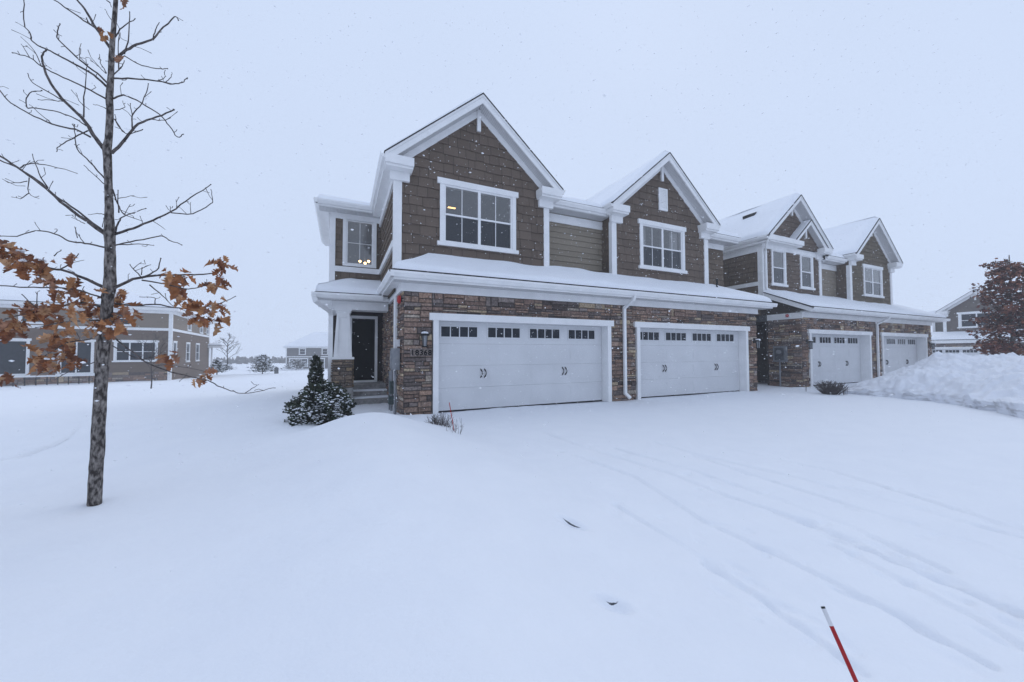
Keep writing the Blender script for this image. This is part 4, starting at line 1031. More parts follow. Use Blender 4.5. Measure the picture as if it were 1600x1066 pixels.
ml = N(nt, 'ShaderNodeMath', _operation='MULTIPLY'); nt.links.new(c1.outputs['Result'], ml.inputs[0]); nt.links.new(c2.outputs['Result'], ml.inputs[1])
m5 = N(nt, 'ShaderNodeMath', _operation='MULTIPLY'); m5.inputs[1].default_value = .5; nt.links.new(ml.outputs['Value'], m5.inputs[0])
mc = N(nt, 'ShaderNodeMix', _data_type='RGBA'); nt.links.new(m5.outputs['Value'], mc.inputs['Factor']); nt.links.new(lk, mc.inputs['A']); mc.inputs['B'].default_value = (.30, .29, .29, 1); nt.links.new(mc.outputs['Result'], b_.inputs['Base Color'])
bo = bpy.data.objects.new('snow_bank', me); COL.objects.link(bo); tag(bo, 'tall ploughed snow bank with a cut front edge right of the driveway', 'snow bank')

# =================================================================== TREES AND PLANTS
def oak_leaf_pts(L, W):
    """lobed outline, stem at origin, along +x"""
    half = [(0, .03), (.12, .10), (.22, .30), (.30, .16), (.42, .46), (.55, .20), (.68, .42), (.78, .18), (.90, .20), (1., 0)]
    return [(x*L, y*W) for x, y in half]
def add_leaf(mb, c, L, r, col, droop=.6):
    h = oak_leaf_pts(L, L*.85)
    yaw = r.uniform(0, 6.283); pit = r.uniform(-1.3, .3)-droop*.3; roll = r.uniform(-1.2, 1.2)
    rot = Matrix.Rotation(yaw, 3, 'Z') @ Matrix.Rotation(-pit, 3, 'Y') @ Matrix.Rotation(roll, 3, 'X')
    curl = r.uniform(-1.6, 2.6)/L; fold = r.uniform(.15, 1.1)
    def P(x, y): return rot @ Vector((x, y, -curl*x*x*.35+abs(y)*fold+.06*L*math.sin(x/L*9+y/L*7))) + c
    mid = [P(x, 0) for x, _ in h]; up = [P(x, y) for x, y in h]; dn = [P(x, -y) for x, y in h]
    n = len(h)
    for side in (up, dn):
        for i in range(n-1): mb.face([mid[i], mid[i+1], side[i+1], side[i]], col)
def small_leaf(mb, c, L, r, col):
    d_ = Vector((r.gauss(0, 1), r.gauss(0, 1), r.gauss(-.4, .6))).normalized(); s_ = d_.cross(Vector((r.gauss(0, 1), r.gauss(0, 1), r.gauss(0, 1)))).normalized(); u_ = d_.cross(s_)
    for k in (-1, 1):
        mb.face([c, c+d_*L*.3+s_*k*L*.34+u_*L*.12, c+d_*L*.45+s_*k*L*.16+u_*L*.05, c+d_*L*.7+s_*k*L*.38+u_*L*.15, c+d_*L*.8+s_*k*L*.12, c+d_*L], col)
def path3(px_pts, t0, drift, n_sub=3):
    """polyline traced over the picture, given its own depth that drifts along the branch"""
    pts = [Vector((p[0], p[1], 0)) for p in px_pts]
    Ls = [0]
    for a, b in zip(pts, pts[1:]): Ls.append(Ls[-1]+(b-a).length)
    out = []
    for i in range(len(pts)-1):
        for k in range(n_sub):
            u = k/n_sub
            p0 = pts[max(i-1, 0)]; p1 = pts[i]; p2 = pts[i+1]; p3 = pts[min(i+2, len(pts)-1)]
            q = .5*((2*p1)+(-p0+p2)*u+(2*p0-5*p1+4*p2-p3)*u*u+(-p0+3*p1-3*p2+p3)*u**3)
            out.append((q.x, q.y, Ls[i]+(Ls[i+1]-Ls[i])*u))
    out.append((pts[-1].x, pts[-1].y, Ls[-1]))
    return [onD(x, y, t0+drift*l*t0/F_PX) for x, y, l in out]

ot = 3.2
base = onD(148, 794, ot)
oak = empty('oak_tree', (base.x, base.y, ground_z(base.x, base.y)-.0))
tag(oak, 'slender young oak with bare upper branches and rust-brown leaves in the left foreground', 'tree')
trunk_px = [(146, 812, 25), (147, 795, 24.5), (150, 740, 23.5), (153, 690, 23), (156, 630, 22), (160, 565, 21.5), (165, 520, 21), (168, 470, 20.5), (171, 450, 21.5), (172, 420, 19), (172, 380, 18), (171, 364, 19), (171, 350, 16), (170, 300, 13.5), (168, 245, 14), (167, 232, 15), (170, 215, 12.5), (172, 175, 12), (171, 150, 12.5), (173, 125, 11), (175, 75, 9.5), (178, 40, 8.5), (181, 0, 7.8), (183, -60, 6.5), (186, -130, 4.5), (187, -190, 2)]
tp = path3([(a, b) for a, b, _ in trunk_px], ot, 0., 4)
wi = [w for _, _, w in trunk_px]; rr = []
for i in range(len(wi)-1):
    for k in range(4): rr.append(wi[i]+(wi[i+1]-wi[i])*k/4)
rr.append(wi[-1]); rr = [w/2*ot/F_PX*.69 for w in rr]   # the trunk stands 47 degrees off the lens axis
# ragged bark: extra rings
tm = MB()
def refine(P, Rr_, k):
    o, q = [], []
    for i in range(len(P)-1):
        for j in range(k): u = j/k; o.append(P[i].lerp(P[i+1], u)); q.append(Rr_[i]*(1-u)+Rr_[i+1]*u)
    o.append(P[-1]); q.append(Rr_[-1]); return o, q
P_, R_ = refine(tp, rr, 3)
def bark_tube(mb, P, Rr_, seg):
    n = len(P); vs_ = []; fs_ = []
    for i, p in enumerate(P):
        t = (P[min(i+1, n-1)]-P[max(i-1, 0)]).normalized(); u = t.cross(Vector((0, 1, 0))).normalized(); w = t.cross(u)
        for k in range(seg):
            a = 2*math.pi*k/seg
            q = Vector((math.cos(a)*4, math.sin(a)*4, p.z*4.5))
            f = 1+.10*noise.noise(q)+.10*noise.noise(q*2.7)+.04*noise.noise(Vector((q.x, q.y, p.z*1.2)))
            vs_.append(p+(u*math.cos(a)+w*math.sin(a))*Rr_[i]*f)
    for i in range(n-1):
        for k in range(seg):
            a = i*seg+k; b = i*seg+(k+1) % seg; fs_.append((a, b, b+seg, a+seg))
    mb.mesh(vs_, fs_)
bark_tube(tm, P_, R_, 20)
tm.build('trunk', M['bark'], oak, smooth=True)

def z1(*p): return [(x/3.5525, y/3.5525) for x, y in p]
def z2(*p): return [(x/3.553, y/3.553+220) for x, y in p]
BR = [ # path, width start, end (zoomed px)
    (z1((575, 825), (520, 750), (455, 655), (340, 545), (270, 440), (235, 350), (235, 300), (255, 282)), 30, 9, .35),
    (z1((590, 550), (470, 485), (350, 430), (230, 370), (165, 320), (65, 292)), 13, 5, -.4),
    (z1((590, 480), (520, 415), (440, 370), (320, 305), (250, 270), (180, 230), (165, 180), (135, 135), (133, 0)), 17, 6, .25),
    (z1((600, 465), (540, 410), (440, 330), (365, 260), (320, 210), (320, 165), (335, 135)), 14, 5, -.3),
    (z1((612, 268), (540, 165), (470, 50), (430, 0), (380, -90)), 21, 10, .2),
    (z1((540, 165), (490, 130), (380, 55), (300, 0), (200, -60)), 13, 6, -.2),
    (z1((500, 760), (420, 720), (290, 690), (160, 630), (60, 570), (0, 505), (-60, 440)), 14, 7, .4),
    (z1((480, 700), (420, 660), (330, 625), (200, 600), (150, 600), (148, 545), (180, 512), (235, 505)), 9, 5, -.3),
    (z1((580, 990), (500, 900), (430, 830), (418, 770), (412, 695)), 11, 5, .3), (z1((575, 1020), (520, 970), (470, 920)), 7, 4, .3),
    (z1((635, 335), (700, 280), (780, 240), (850, 215), (890, 170), (970, 95), (990, 115)), 20, 6, .3),
    (z1((690, 310), (790, 365), (890, 382), (930, 380)), 8, 5, -.4),
    (z1((630, 435), (740, 437), (870, 450), (960, 468), (1010, 458), (1040, 435)), 13, 6, .25),
    (z1((630, 548), (690, 530), (780, 570), (890, 640), (940, 700), (985, 762), (1015, 745)), 12, 5, -.35),
    (z1((620, 850), (700, 770), (770, 690), (870, 650), (965, 610)), 22, 9, .3),
    (z1((735, 715), (735, 640), (790, 570), (825, 465)), 10, 5, .3), (z1((735, 640), (722, 575)), 7, 4, .2),
    (z1((690, 300), (715, 200), (720, 70)), 10, 5, -.3), (z1((640, 205), (680, 150), (750, 105)), 10, 5, .3),
    (z1((465, 650), (470, 500), (485, 355)), 10, 4, .1), (z1((360, 565), (300, 558), (215, 555)), 7, 4, .3), (z1((350, 560), (240, 495), (175, 455), (155, 410)), 9, 4, -.3),
    (z1((490, 725), (370, 785), (320, 820), (318, 842)), 9, 4, -.2), (z1((850, 215), (862, 170), (882, 125)), 9, 4, .2), (z1((635, 660), (700, 745), (770, 725)), 9, 4, .4),
    (z1((830, 660), (900, 670), (945, 655)), 7, 4, .2), (z1((625, 420), (670, 375), (690, 340)), 9, 4, .2), (z1((230, 370), (190, 280), (120, 210)), 7, 3, .2), (z1((165, 320), (120, 245)), 6, 3, -.2),
    (z1((450, 340), (440, 310), (450, 245)), 7, 3, .2), (z1((590, 405), (560, 350), (550, 300)), 7, 3, .3), (z1((590, 410), (540, 365), (505, 335)), 6, 3, -.3),
    (z1((590, 605), (560, 590), (520, 580)), 6, 3, .2), (z1((640, 610), (690, 600), (680, 560)), 6, 3, .2), (z1((870, 450), (915, 430), (912, 405)), 6, 3, .2), (z1((920, 455), (950, 430), (953, 402)), 6, 3, .1),
    (z1((290, 690), (230, 640), (165, 580)), 7, 3, .2), (z1((420, 720), (400, 690), (412, 690)), 5, 3, .2), (z1((640, 130), (610, 100), (585, 55)), 6, 3, .2), (z1((465, 590), (440, 560), (425, 520)), 6, 3, .2), (z1((490, 130), (480, 100)), 9, 5, .1),
    (z1((660, 390), (655, 300), (660, 170)), 9, 4, -.2), (z1((690, 735), (650, 690), (640, 640)), 8, 4, .1), (z1((610, 15), (590, 0), (560, -30)), 9, 5, .1),
    (z2((585, 520), (470, 440), (340, 340), (230, 240), (130, 170), (0, 85), (-60, 50)), 25, 13, .3),
    (z2((580, 505), (430, 390), (300, 300), (180, 210), (100, 150), (0, 110), (-50, 95)), 14, 8, -.2),
    (z2((580, 592), (470, 570), (380, 555), (300, 515), (200, 500), (90, 530), (0, 530), (-50, 535)), 13, 6, .35),
    (z2((635, 520), (740, 485), (850, 440), (950, 395), (1060, 315), (1170, 245)), 20, 6, .3),
    (z2((950, 400), (1070, 405), (1160, 355), (1180, 330), (1172, 270)), 9, 4, -.1),
    (z2((640, 580), (760, 555), (890, 530), (950, 555), (1010, 577)), 11, 5, -.3), (z2((655, 577), (770, 575), (855, 583)), 9, 4, .2),
    (z2((640, 508), (660, 450), (690, 420), (810, 375)), 14, 5, -.4), (z2((625, 270), (655, 350), (690, 410), (790, 445)), 11, 4, .35), (z2((655, 320), (745, 305)), 6, 3, .1), (z2((660, 400), (655, 275)), 9, 5, .1),
    (z2((265, 260), (215, 180), (180, 75)), 10, 4, .2), (z2((115, 150), (170, 127), (280, 140), (430, 180)), 10, 4, -.2), (z2((162, 205), (162, 290), (215, 322)), 7, 3, .2), (z2((162, 290), (110, 322), (90, 310)), 7, 3, -.2), (z2((150, 225), (60, 235), (10, 210)), 7, 3, .2),
    (z2((580, 815), (480, 770), (370, 725), (250, 700), (130, 640), (0, 610)), 25, 10, .3),
    (z2((630, 820), (740, 770), (850, 750), (1000, 745), (1100, 742), (1200, 728), (1245, 660)), 23, 7, .3),
    (z2((790, 765), (740, 710), (720, 685)), 9, 4, .2), (z2((800, 755), (870, 720), (890, 655)), 12, 6, -.2), (z2((785, 745), (790, 705)), 7, 5, .1), (z2((740, 710), (785, 675)), 6, 3, .1),
    (z2((790, 775), (890, 790), (1020, 820), (1100, 815), (1150, 790)), 12, 5, -.2),
    (z2((565, 870), (430, 830), (300, 815), (150, 815), (0, 805), (-50, 800)), 12, 7, -.3), (z2((830, 800), (900, 860), (960, 920)), 10, 4, .2),
    (z2((200, 925), (120, 855)), 8, 5, .1), (z2((205, 920), (203, 840)), 7, 4, .1), (z2((330, 718), (400, 670), (435, 630)), 11, 5, .2), (z2((380, 680), (465, 665)), 6, 3, .1), (z2((300, 640), (340, 605)), 8, 4, .1), (z2((430, 540), (415, 480)), 6, 3, .1),
    (z2((640, 905), (760, 915), (860, 908), (1000, 930), (1100, 930), (1230, 900), (1305, 865)), 14, 5, .15),
    (z2((860, 908), (855, 870), (780, 868)), 7, 4, .1), (z2((560, 920), (430, 900), (300, 930), (150, 960), (0, 1000), (-40, 1020)), 18, 8, .3),
    (z2((610, 1040), (500, 1100), (380, 1120), (270, 1180), (230, 1210)), 14, 5, .3), (z2((590, 1000), (450, 1000), (330, 1010), (200, 1040)), 14, 5, -.3),
    (z2((950, 400), (945, 365)), 5, 3, .1), (z2((980, 380), (978, 330)), 5, 3, .1), (z2((1060, 405), (1055, 345)), 5, 3, .1), (z2((840, 440), (915, 490)), 6, 3, .2), (z2((300, 515), (320, 495), (308, 490)), 5, 3, .1), (z2((470, 570), (430, 520), (418, 480)), 6, 3, .1), (z2((690, 410), (725, 355)), 6, 3, .2), (z2((580, 410), (540, 405), (495, 412)), 7, 3, .2), (z2((568, 480), (575, 430)), 6, 3, .2), (z2((470, 460), (430, 440), (402, 415)), 6, 3, .2),
    ([(168, 520), (200, 545), (240, 572), (291, 587), (324, 594.5), (345, 605), (365, 612), (382, 615), (405, 611), (430, 606)], 11, 4, -.15),
    ([(382, 615), (398, 605), (404, 601)], 7, 3, .1), ([(291, 587), (280, 596)], 5, 3, .1), ([(175, 540), (215, 560), (245, 556), (262, 540)], 8, 3, .2), ([(165, 560), (110, 580), (85, 594)], 9, 3, .3), ([(240, 572), (262, 570), (318, 580)], 5, 3, .2),
]
bm_ = MB(); tips = []
br_r = random.Random(3)
for pts, w0, w1_, dr in BR:
    P = path3(pts, ot, dr, 4); n = len(P)
    R = [(w0+(w1_-w0)*(i/(n-1))**.8)/2/3.553*ot/F_PX*.74 for i in range(n)]
    for i in range(2, n):
        P[i] = P[i]+Vector((br_r.uniform(-1, 1), br_r.uniform(-1, 1), br_r.uniform(-1, 1)))*.0035
    bm_.tube(P, R, 7)
    # buds and short spurs
    for i in range(3, n-1, 3):
        if br_r.random() < .75:
            d_ = Vector((br_r.uniform(-1, 1), br_r.uniform(-1, 1), br_r.uniform(-.2, 1))).normalized()
            L = br_r.choice((br_r.uniform(.012, .04), br_r.uniform(.04, .12))); kk = Vector((br_r.gauss(0, .12*L), 0, br_r.gauss(0, .12*L))); bm_.tube([P[i], P[i]+d_*L*.55+kk, P[i]+d_*L], [.0024, .0019, .0026], 5)
    bm_.ball(P[-1], R[-1]*1.7, n=5, m=4)
bm_.build('branches', M['twig'], oak, smooth=True)
RUST = [(.33, .135, .055), (.25, .095, .04), (.40, .19, .085), (.19, .075, .04), (.30, .15, .09), (.46, .26, .14)]
CL = [(60, 130, 75, 16), (20, 110, 50, 8), (110, 200, 60, 12), (150, 150, 50, 7), (240, 185, 60, 12), (290, 290, 45, 8), (235, 250, 35, 5), (440, 305, 35, 5), (470, 380, 50, 9), (350, 365, 30, 4), (150, 490, 85, 20), (290, 470, 70, 14), (450, 440, 65, 12), (30, 560, 70, 13), (80, 600, 60, 8), (340, 590, 60, 10), (560, 500, 75, 16), (620, 570, 50, 8), (690, 520, 60, 10), (750, 470, 40, 6), (400, 660, 75, 14), (250, 750, 62, 13), (360, 760, 60, 10), (440, 770, 45, 7), (720, 375, 40, 6), (700, 410, 30, 4), (735, 560, 28, 4), (530, 590, 30, 3), (560, 345, 20, 2), (1030, 320, 65, 14), (1010, 250, 40, 6), (1110, 260, 35, 4), (1300, 220, 50, 8), (1330, 165, 20, 2), (1260, 315, 32, 4), (1310, 300, 20, 2), (1100, 410, 32, 5), (1190, 490, 55, 10), (1290, 490, 75, 15), (1280, 415, 38, 5), (1010, 745, 30, 5), (1190, 870, 40, 5), (140, 685, 16, 1), (430, 140, 14, 1), (1150, 460, 35, 4), (60, 860, 60, 4)]
lr = random.Random(5); lm = MB(); sm = MB()
for (cx, cy, r0, n) in CL:
    cx, cy, r0 = cx/3.808, cy/3.808+360, r0/3.808
    dep = ot*(1+lr.uniform(-.07, .07))
    for i in range(int(n*1.3)+1):
        a = lr.uniform(0, 6.283); q = r0*math.sqrt(lr.random())*.95
        c = onD(cx+q*math.cos(a), cy+q*math.sin(a), dep+lr.uniform(-.09, .09))
        add_leaf(lm, c, lr.uniform(.055, .115), lr, jit(lr.choice(RUST), lr, .2))
        if lr.random() < .05:
            for kk in range(4): sm.ball(c+Vector((lr.gauss(0, .012), lr.gauss(0, .012), .012+lr.uniform(0, .008))), lr.uniform(.008, .016), lr.uniform(.008, .014), lr.uniform(.006, .010), n=7, m=5)
for (cx, cy, n) in ((168, 53, 4), (196, 3, 3), (194, 94, 1)):
    for i in range(n): add_leaf(lm, onD(cx+lr.uniform(-4, 4), cy+lr.uniform(-6, 6), ot-.03), lr.uniform(.06, .085), lr, jit(lr.choice(RUST), lr, .2))
lm.build('leaves', M['leaf'], oak); sm.build('snow_clumps', M['rsnow'], oak, smooth=True)

# right tree full of dry leaves
rt_ = 16.5; rb = onD(1584, 551, rt_); gzr = .1
oak2 = empty('oak_tree', (rb.x, rb.y, gzr)); tag(oak2, 'leafy red-brown oak standing behind the snow bank at the right edge', 'tree')
tm = MB(); zt_ = 5.75
P = [Vector((rb.x+.05*math.sin(i*1.3), rb.y, gzr+(zt_-gzr)*i/14)) for i in range(15)]
tm.tube(P, [.085*(1-i/15)+.012 for i in range(15)], 10); tm.build('trunk', M['bark'], oak2, smooth=True)
YAW_LEFT = math.atan2(-Rv.y, -Rv.x)
r2 = random.Random(17); bb = MB(); lf = MB(); sm = MB()
DARK = [(.155, .052, .040), (.11, .04, .034), (.22, .08, .05), (.26, .115, .07), (.075, .032, .03)]
for k in range(54):
    z = 1.0+(zt_-1.3)*(k/54)**.95+r2.uniform(-.12, .12); a = k*2.4+r2.uniform(-.3, .3)
    full = .98*(1-((z-1.0)/(zt_-.4))**2.4)+.30
    L = full*r2.uniform(.6, 1.1)
    if k in (5, 6): a = YAW_LEFT+.2*(k-5); L = 1.75
    p0 = Vector((rb.x, rb.y, z)); pts = [p0]
    for i in range(1, 7):
        u = i/6; pts.append(p0+Vector((math.cos(a+.15*math.sin(3*u+k))*L*u, math.sin(a+.15*math.sin(3*u+k))*L*u, .28*L*u-.20*L*u*u+r2.uniform(-.04, .04))))
    bb.tube(pts, [.022*(1-i/7)+.004 for i in range(7)], 5)
    for i in range(int(112*L/1.3)+16):
        u = r2.uniform(.22, 1.02); j = min(5, int(u*6)); q = pts[j].lerp(pts[j+1], min(1, u*6-j))
        q = q+Vector((r2.gauss(0, .12), r2.gauss(0, .12), r2.gauss(-.03, .085)))
        Lf = r2.uniform(.11, .19); col = jit(r2.choice(DARK), r2, .25)
        small_leaf(lf, q, Lf, r2, col)
        if r2.random() < .012: sm.ball(q+Vector((0, 0, .03)), .06, .05, .02, n=6, m=4)
bb.build('branches', M['twig'], oak2, smooth=True); lf.build('leaves', M['leaf'], oak2); sm.build('snow_clumps', M['rsnow'], oak2, smooth=True)

# evergreen shrubs by the porch
def evergreen(name, label, c, rx, ry, h, nspr, seed, snow, shape='dome', lab2='shrub'):
    r = random.Random(seed); root = empty(name, (c[0], c[1], c[2])); tag(root, label, lab2)
    st_ = MB()
    for i in range(14):
        a = r.uniform(0, 6.28); q = r.uniform(.1, .7)
        st_.tube([(c[0], c[1], c[2]-.05), (c[0]+rx*q*.5*math.cos(a), c[1]+ry*q*.5*math.sin(a), c[2]+h*.35), (c[0]+rx*q*math.cos(a), c[1]+ry*q*math.sin(a), c[2]+h*r.uniform(.5, .85))], [.018, .012, .004], 5)
    st_.build('stems', M['twig'], root)
    nb = MB(); sb_ = MB()
    for i in range(nspr):
        a = r.uniform(0, 6.283); v = r.random()
        if shape == 'dome':
            prof = math.sqrt(max(0, 1-v**3.2))*(.82+.16*math.sin(a*3+seed)+.13*math.sin(a*7+v*9)+.10*math.sin(v*14+a*2)); q = prof*(r.random()**.35)
        else:
            prof = (1-v**1.5)**.75*(.85+.2*math.sin(a*4+v*6)+.12*math.sin(v*17+a)); q = prof*(r.random()**.4)
        p = Vector((c[0]+rx*q*math.cos(a), c[1]+ry*q*math.sin(a), c[2]+h*v*.97))
        d_ = Vector((math.cos(a)*.9, math.sin(a)*.9, .35+v*.9)).normalized()+Vector((r.gauss(0, .35), r.gauss(0, .35), r.gauss(0, .3)))
        d_.normalize(); L = r.uniform(.04, .085)*(1.7 if r.random() < .12 else 1)
        g = r.choice(((.030, .042, .028), (.044, .062, .038), (.022, .030, .024), (.065, .080, .052), (.055, .055, .038)))
        g = jit(g, r, .25)
        # a spray: short stem with paired blades
        side = d_.cross(Vector((r.gauss(0, 1), r.gauss(0, 1), r.gauss(0, 1)))).normalized()
        for k in range(3):
            b0 = p+d_*L*k/3; tip = b0+d_*L*.5; w = L*(.42-.09*k)
            for s_ in (-1, 1): nb.face([b0, b0+side*s_*w*.5+d_*L*.10, b0+side*s_*w+d_*L*.42, tip], g)
        if r.random() < snow*(.35+.65*(q > prof*.55))*max(0, min(2.2, 1+3.2*noise.noise(p*5.5))):
            sz = r.uniform(.008, .024)*(1.7 if r.random() < .1 else 1)
            sb_.ball(p+d_*L*.7+Vector((0, 0, .012)), sz*1.25, sz, sz*.55, n=6, m=4)
    nb.build('foliage', M['needle'], root); sb_.build('snow_clumps', M['rsnow'], root, smooth=True)
    return root
c = onD(507, 640, 7.1); 
evergreen('yew_shrub', 'wide dark evergreen shrub dusted with snow beside the porch column', (c.x, c.y, .0), .56, .52, .76, 8500, 5, .62)
c2_ = onD(493, 640, 9.6)
evergreen('arborvitae', 'narrow dark upright conifer poking up behind the snow-dusted shrub', (c2_.x, c2_.y, .0), .24, .24, 1.30, 2600, 9, .05, 'col', 'conifer')

def twig_bush(name, label, c, n, h, spread, seed, rad=.004, cat='shrub', lean=.5, mat='twig'):
    r = random.Random(seed); root = empty(name, c); tag(root, label, cat); mb = MB()
    for i in range(n):
        a = r.uniform(0, 6.283); q = spread*math.sqrt(r.random()); L = h*r.uniform(.55, 1.05)
        p0 = Vector((c[0]+q*.35*math.cos(a), c[1]+q*.35*math.sin(a), c[2]-.05)); p1 = Vector((c[0]+q*math.cos(a), c[1]+q*math.sin(a), c[2]+L*(1-.25*q/spread)))
        m_ = p0.lerp(p1, .55)+Vector((r.gauss(0, .025), r.gauss(0, .025), .02))
        mb.tube([p0, m_, p1], [rad, rad*.8, rad*.5], 4)
        for k in range(r.choice((0, 1, 2, 3))):
            b = p0.lerp(p1, r.uniform(.4, .9)); mb.tube([b, b+Vector((r.gauss(0, .05), r.gauss(0, .05), r.uniform(.03, .10)))], [rad*.6, rad*.4], 4)
    mb.build('stems', M[mat], root); return root
c = onZ(688, 672, .08); twig_bush('dried_shrub', 'bare twiggy shrub in the snow at the left garage door', (c.x, c.y, .06), 90, .34, .26, 3, .0042)
c = onZ(713, 686, .04); twig_bush('dry_stalks', 'thin dry flower stalks beside the red driveway stake', (c.x, c.y, .02), 9, .42, .20, 6, .0035, 'plant')
c = onZ(1298, 616, .0); twig_bush('dried_shrub', 'clump of bare brown stems in front of the ploughed snow bank', (c.x, c.y, .0), 170, .50, .50, 8, .008)
c = onZ(1322, 617, .0); twig_bush('dry_stalks', 'few snow-caught stalks right of the bare brown clump', (c.x, c.y, .0), 7, .5, .25, 12, .006, 'plant')

def bare_tree(name, label, base_, h, seed, spread=.9, mat='fog_tree', rad=.09):
    r = random.Random(seed); root = empty(name, base_); tag(root, label, 'tree'); tmb = MB(); bmb = MB()
    P = [Vector((base_[0]+.04*h*math.sin(i)*.2, base_[1], base_[2]-.1+h*.9*i/8)) for i in range(9)]
    tmb.tube(P, [rad*(1-i/9.5) for i in range(9)], 7); tmb.build('trunk', M[mat], root)
    def grow(p, d_, L, rr_, lev):
        q = p+d_*L; bmb.tube([p, p.lerp(q, .5)+Vector((r.gauss(0, .03*L), r.gauss(0, .03*L), 0)), q], [rr_, rr_*.75, rr_*.5], 4)
        if lev:
            for k in range(3):
                dd = (d_+Vector((r.gauss(0, .5), r.gauss(0, .5), r.gauss(.15, .3)))).normalized(); grow(p.lerp(q, r.uniform(.45, 1)), dd, L*r.uniform(.45, .7), rr_*.6, lev-1)
    for i in range(12):
        z = .3+.6*i/12; a = i*2.4; p = Vector((base_[0], base_[1], base_[2]+h*z))
        d_ = Vector((math.cos(a)*spread, math.sin(a)*spread, .8)).normalized(); grow(p, d_, h*.30*(1.15-z*.6), rad*.4, 3)
    bmb.build('branches', M[mat], root); return root
def base_on(px, py, t): c_ = onD(px, py, t); return (c_.x, c_.y, c_.z)
bare_tree('bare_tree', 'bare leafless tree fading in the haze right of the brown house', base_on(355, 577, 46), 4.2, 4)
bare_tree('bare_sapling', 'thin snowy sapling in front of the brown house', base_on(236, 606, 17), 2.3, 11, .7, 'twig', .03)

def far_bush(name, label, base_, rx, h, seed, col, n=500, cat='shrub', blade=.30):
    r = random.Random(seed); root = empty(name, base_); tag(root, label, cat); nb = MB(); sb_ = MB()
    for i in range(n):
        v = r.random(); a = r.uniform(0, 6.283); q = rx*((1-v)**.7*.95+.05)*math.sqrt(r.random())*(1+.25*math.sin(5*a+seed)); p = Vector((base_[0]+q*math.cos(a), base_[1]+q*math.sin(a), base_[2]+h*v))
        d_ = Vector((math.cos(a), math.sin(a), r.uniform(-.1, .9))).normalized(); s_ = d_.cross(Vector((0, 0, 1))).normalized(); L = blade*r.uniform(.6, 1.3)
        nb.face([p, p+s_*L*.3+d_*L*.4, p+d_*L, p-s_*L*.3+d_*L*.4], jit(col, r, .3))
        if r.random() < .22: sb_.ball(p+d_*L*.6+Vector((0, 0, .03)), L*.4, L*.4, L*.14, n=5, m=4)
    nb.build('foliage', M['needle'], root); sb_.build('snow_clumps', M['rsnow'], root); 
    tb_ = MB(); tb_.tube([(base_[0], base_[1], base_[2]-.2), (base_[0], base_[1], base_[2]+h*.9)], [.06, .01], 6); tb_.build('stem', M['twig'], root); return root
far_bush('pine_tree', 'small snow-covered pine in the hazy middle distance', base_on(410, 582, 44), 1.35, 1.95, 3, (.035, .045, .035), 900, 'tree', .36)
far_bush('snowy_bush', 'low dark bush at the right end of the brown house', base_on(339, 582.5, 36), .6, 1.1, 6, (.03, .04, .03), 350)
far_bush('snowy_bush', 'flat dark bush under the bare leafless tree', base_on(352, 579, 44), 1.1, .6, 7, (.04, .042, .038), 350)
far_bush('snowy_bush', 'snow-capped bush in front of the small hazy grey house', base_on(463, 577, 78), 2.6, 1.9, 8, (.07, .07, .065), 500, blade=.5)
pb = base_on(432, 581, 40); po = MB(); po.box(pb[0]-.18, pb[0]+.18, pb[1]-.18, pb[1]+.18, pb[2]-.2, pb[2]+.42); po.tube([(pb[0], pb[1], pb[2]+.42), (pb[0], pb[1], pb[2]+.52)], [.16, .05], 8)
tag(po.build('utility_pedestal', M['meterface']), 'small grey utility pedestal in the snow right of the pine', 'utility box')
# distant tree line: one uncountable mass
tl = MB(); r = random.Random(2)
for i in range(900):
    az = math.radians(r.uniform(-14, 20)); dd = r.uniform(150, 190); x, y = dd*math.sin(az), dd*math.cos(az); h = r.uniform(1.2, 3.4)*(1+.5*noise.noise(Vector((x*.05, 0, 0)))); zb = -3.2
    for k in range(5):
        a = r.uniform(0, 3.14); w = r.uniform(.3, .9)
        tl.face([(x-w*math.cos(a), y-w*math.sin(a), zb+h*k*.16), (x+w*math.cos(a), y+w*math.sin(a), zb+h*k*.16), (x+w*.4*math.cos(a)+r.gauss(0, .3), y, zb+h*(.3+k*.17)), (x-w*.4*math.cos(a), y, zb+h*(.25+k*.17))])
tag(tl.build('distant_woods', M['fog_tree']), 'line of hazy woods at the horizon', 'woods', kind='stuff')

# =================================================================== STAKES
def stake(label, top, bot, rad, bands, group='driveway marker stakes'):
    top, bot = Vector(top), Vector(bot); root = empty('marker_stake', tuple(bot)); tag(root, label, 'marker stake', group)
    for nm, u0, u1, mt in bands:
        mb = MB(); mb.tube([bot.lerp(top, u0), bot.lerp(top, u1)], rad, 10); mb.build(nm, M[mt], root, smooth=False)
    return root
tt = .92; T_ = onD(1285.5, 948, tt); B_ = onD(1338, 1066, tt-.07); dirn = (B_-T_); 
kz = (ground_z(B_.x, B_.y)-.1-T_.z)/dirn.z
stake('red fibreglass stake with white band and dark tip leaning in the near right foreground', T_, T_+dirn*kz, .0046, [('rod', 0, 1-.27/kz, 'red'), ('white_band', 1-.27/kz, 1-.025/kz, 'white_paint'), ('tip', 1-.025/kz, 1., 'iron')])
T_ = onD(702, 629, 6.2); B_ = onD(712, 688, 6.05); stake('thin plain red stake beside the dried shrub at the left garage door', T_, B_+(B_-T_)*.1, .006, [('rod', 0, 1, 'red')])
T_ = onD(1259.5, 595, 13.2); B_ = onD(1259.5, 617, 13.2); stake('short thin brown stake before the right-hand house corner', T_, B_, .010, [('rod', 0, 1, 'twig')], None)

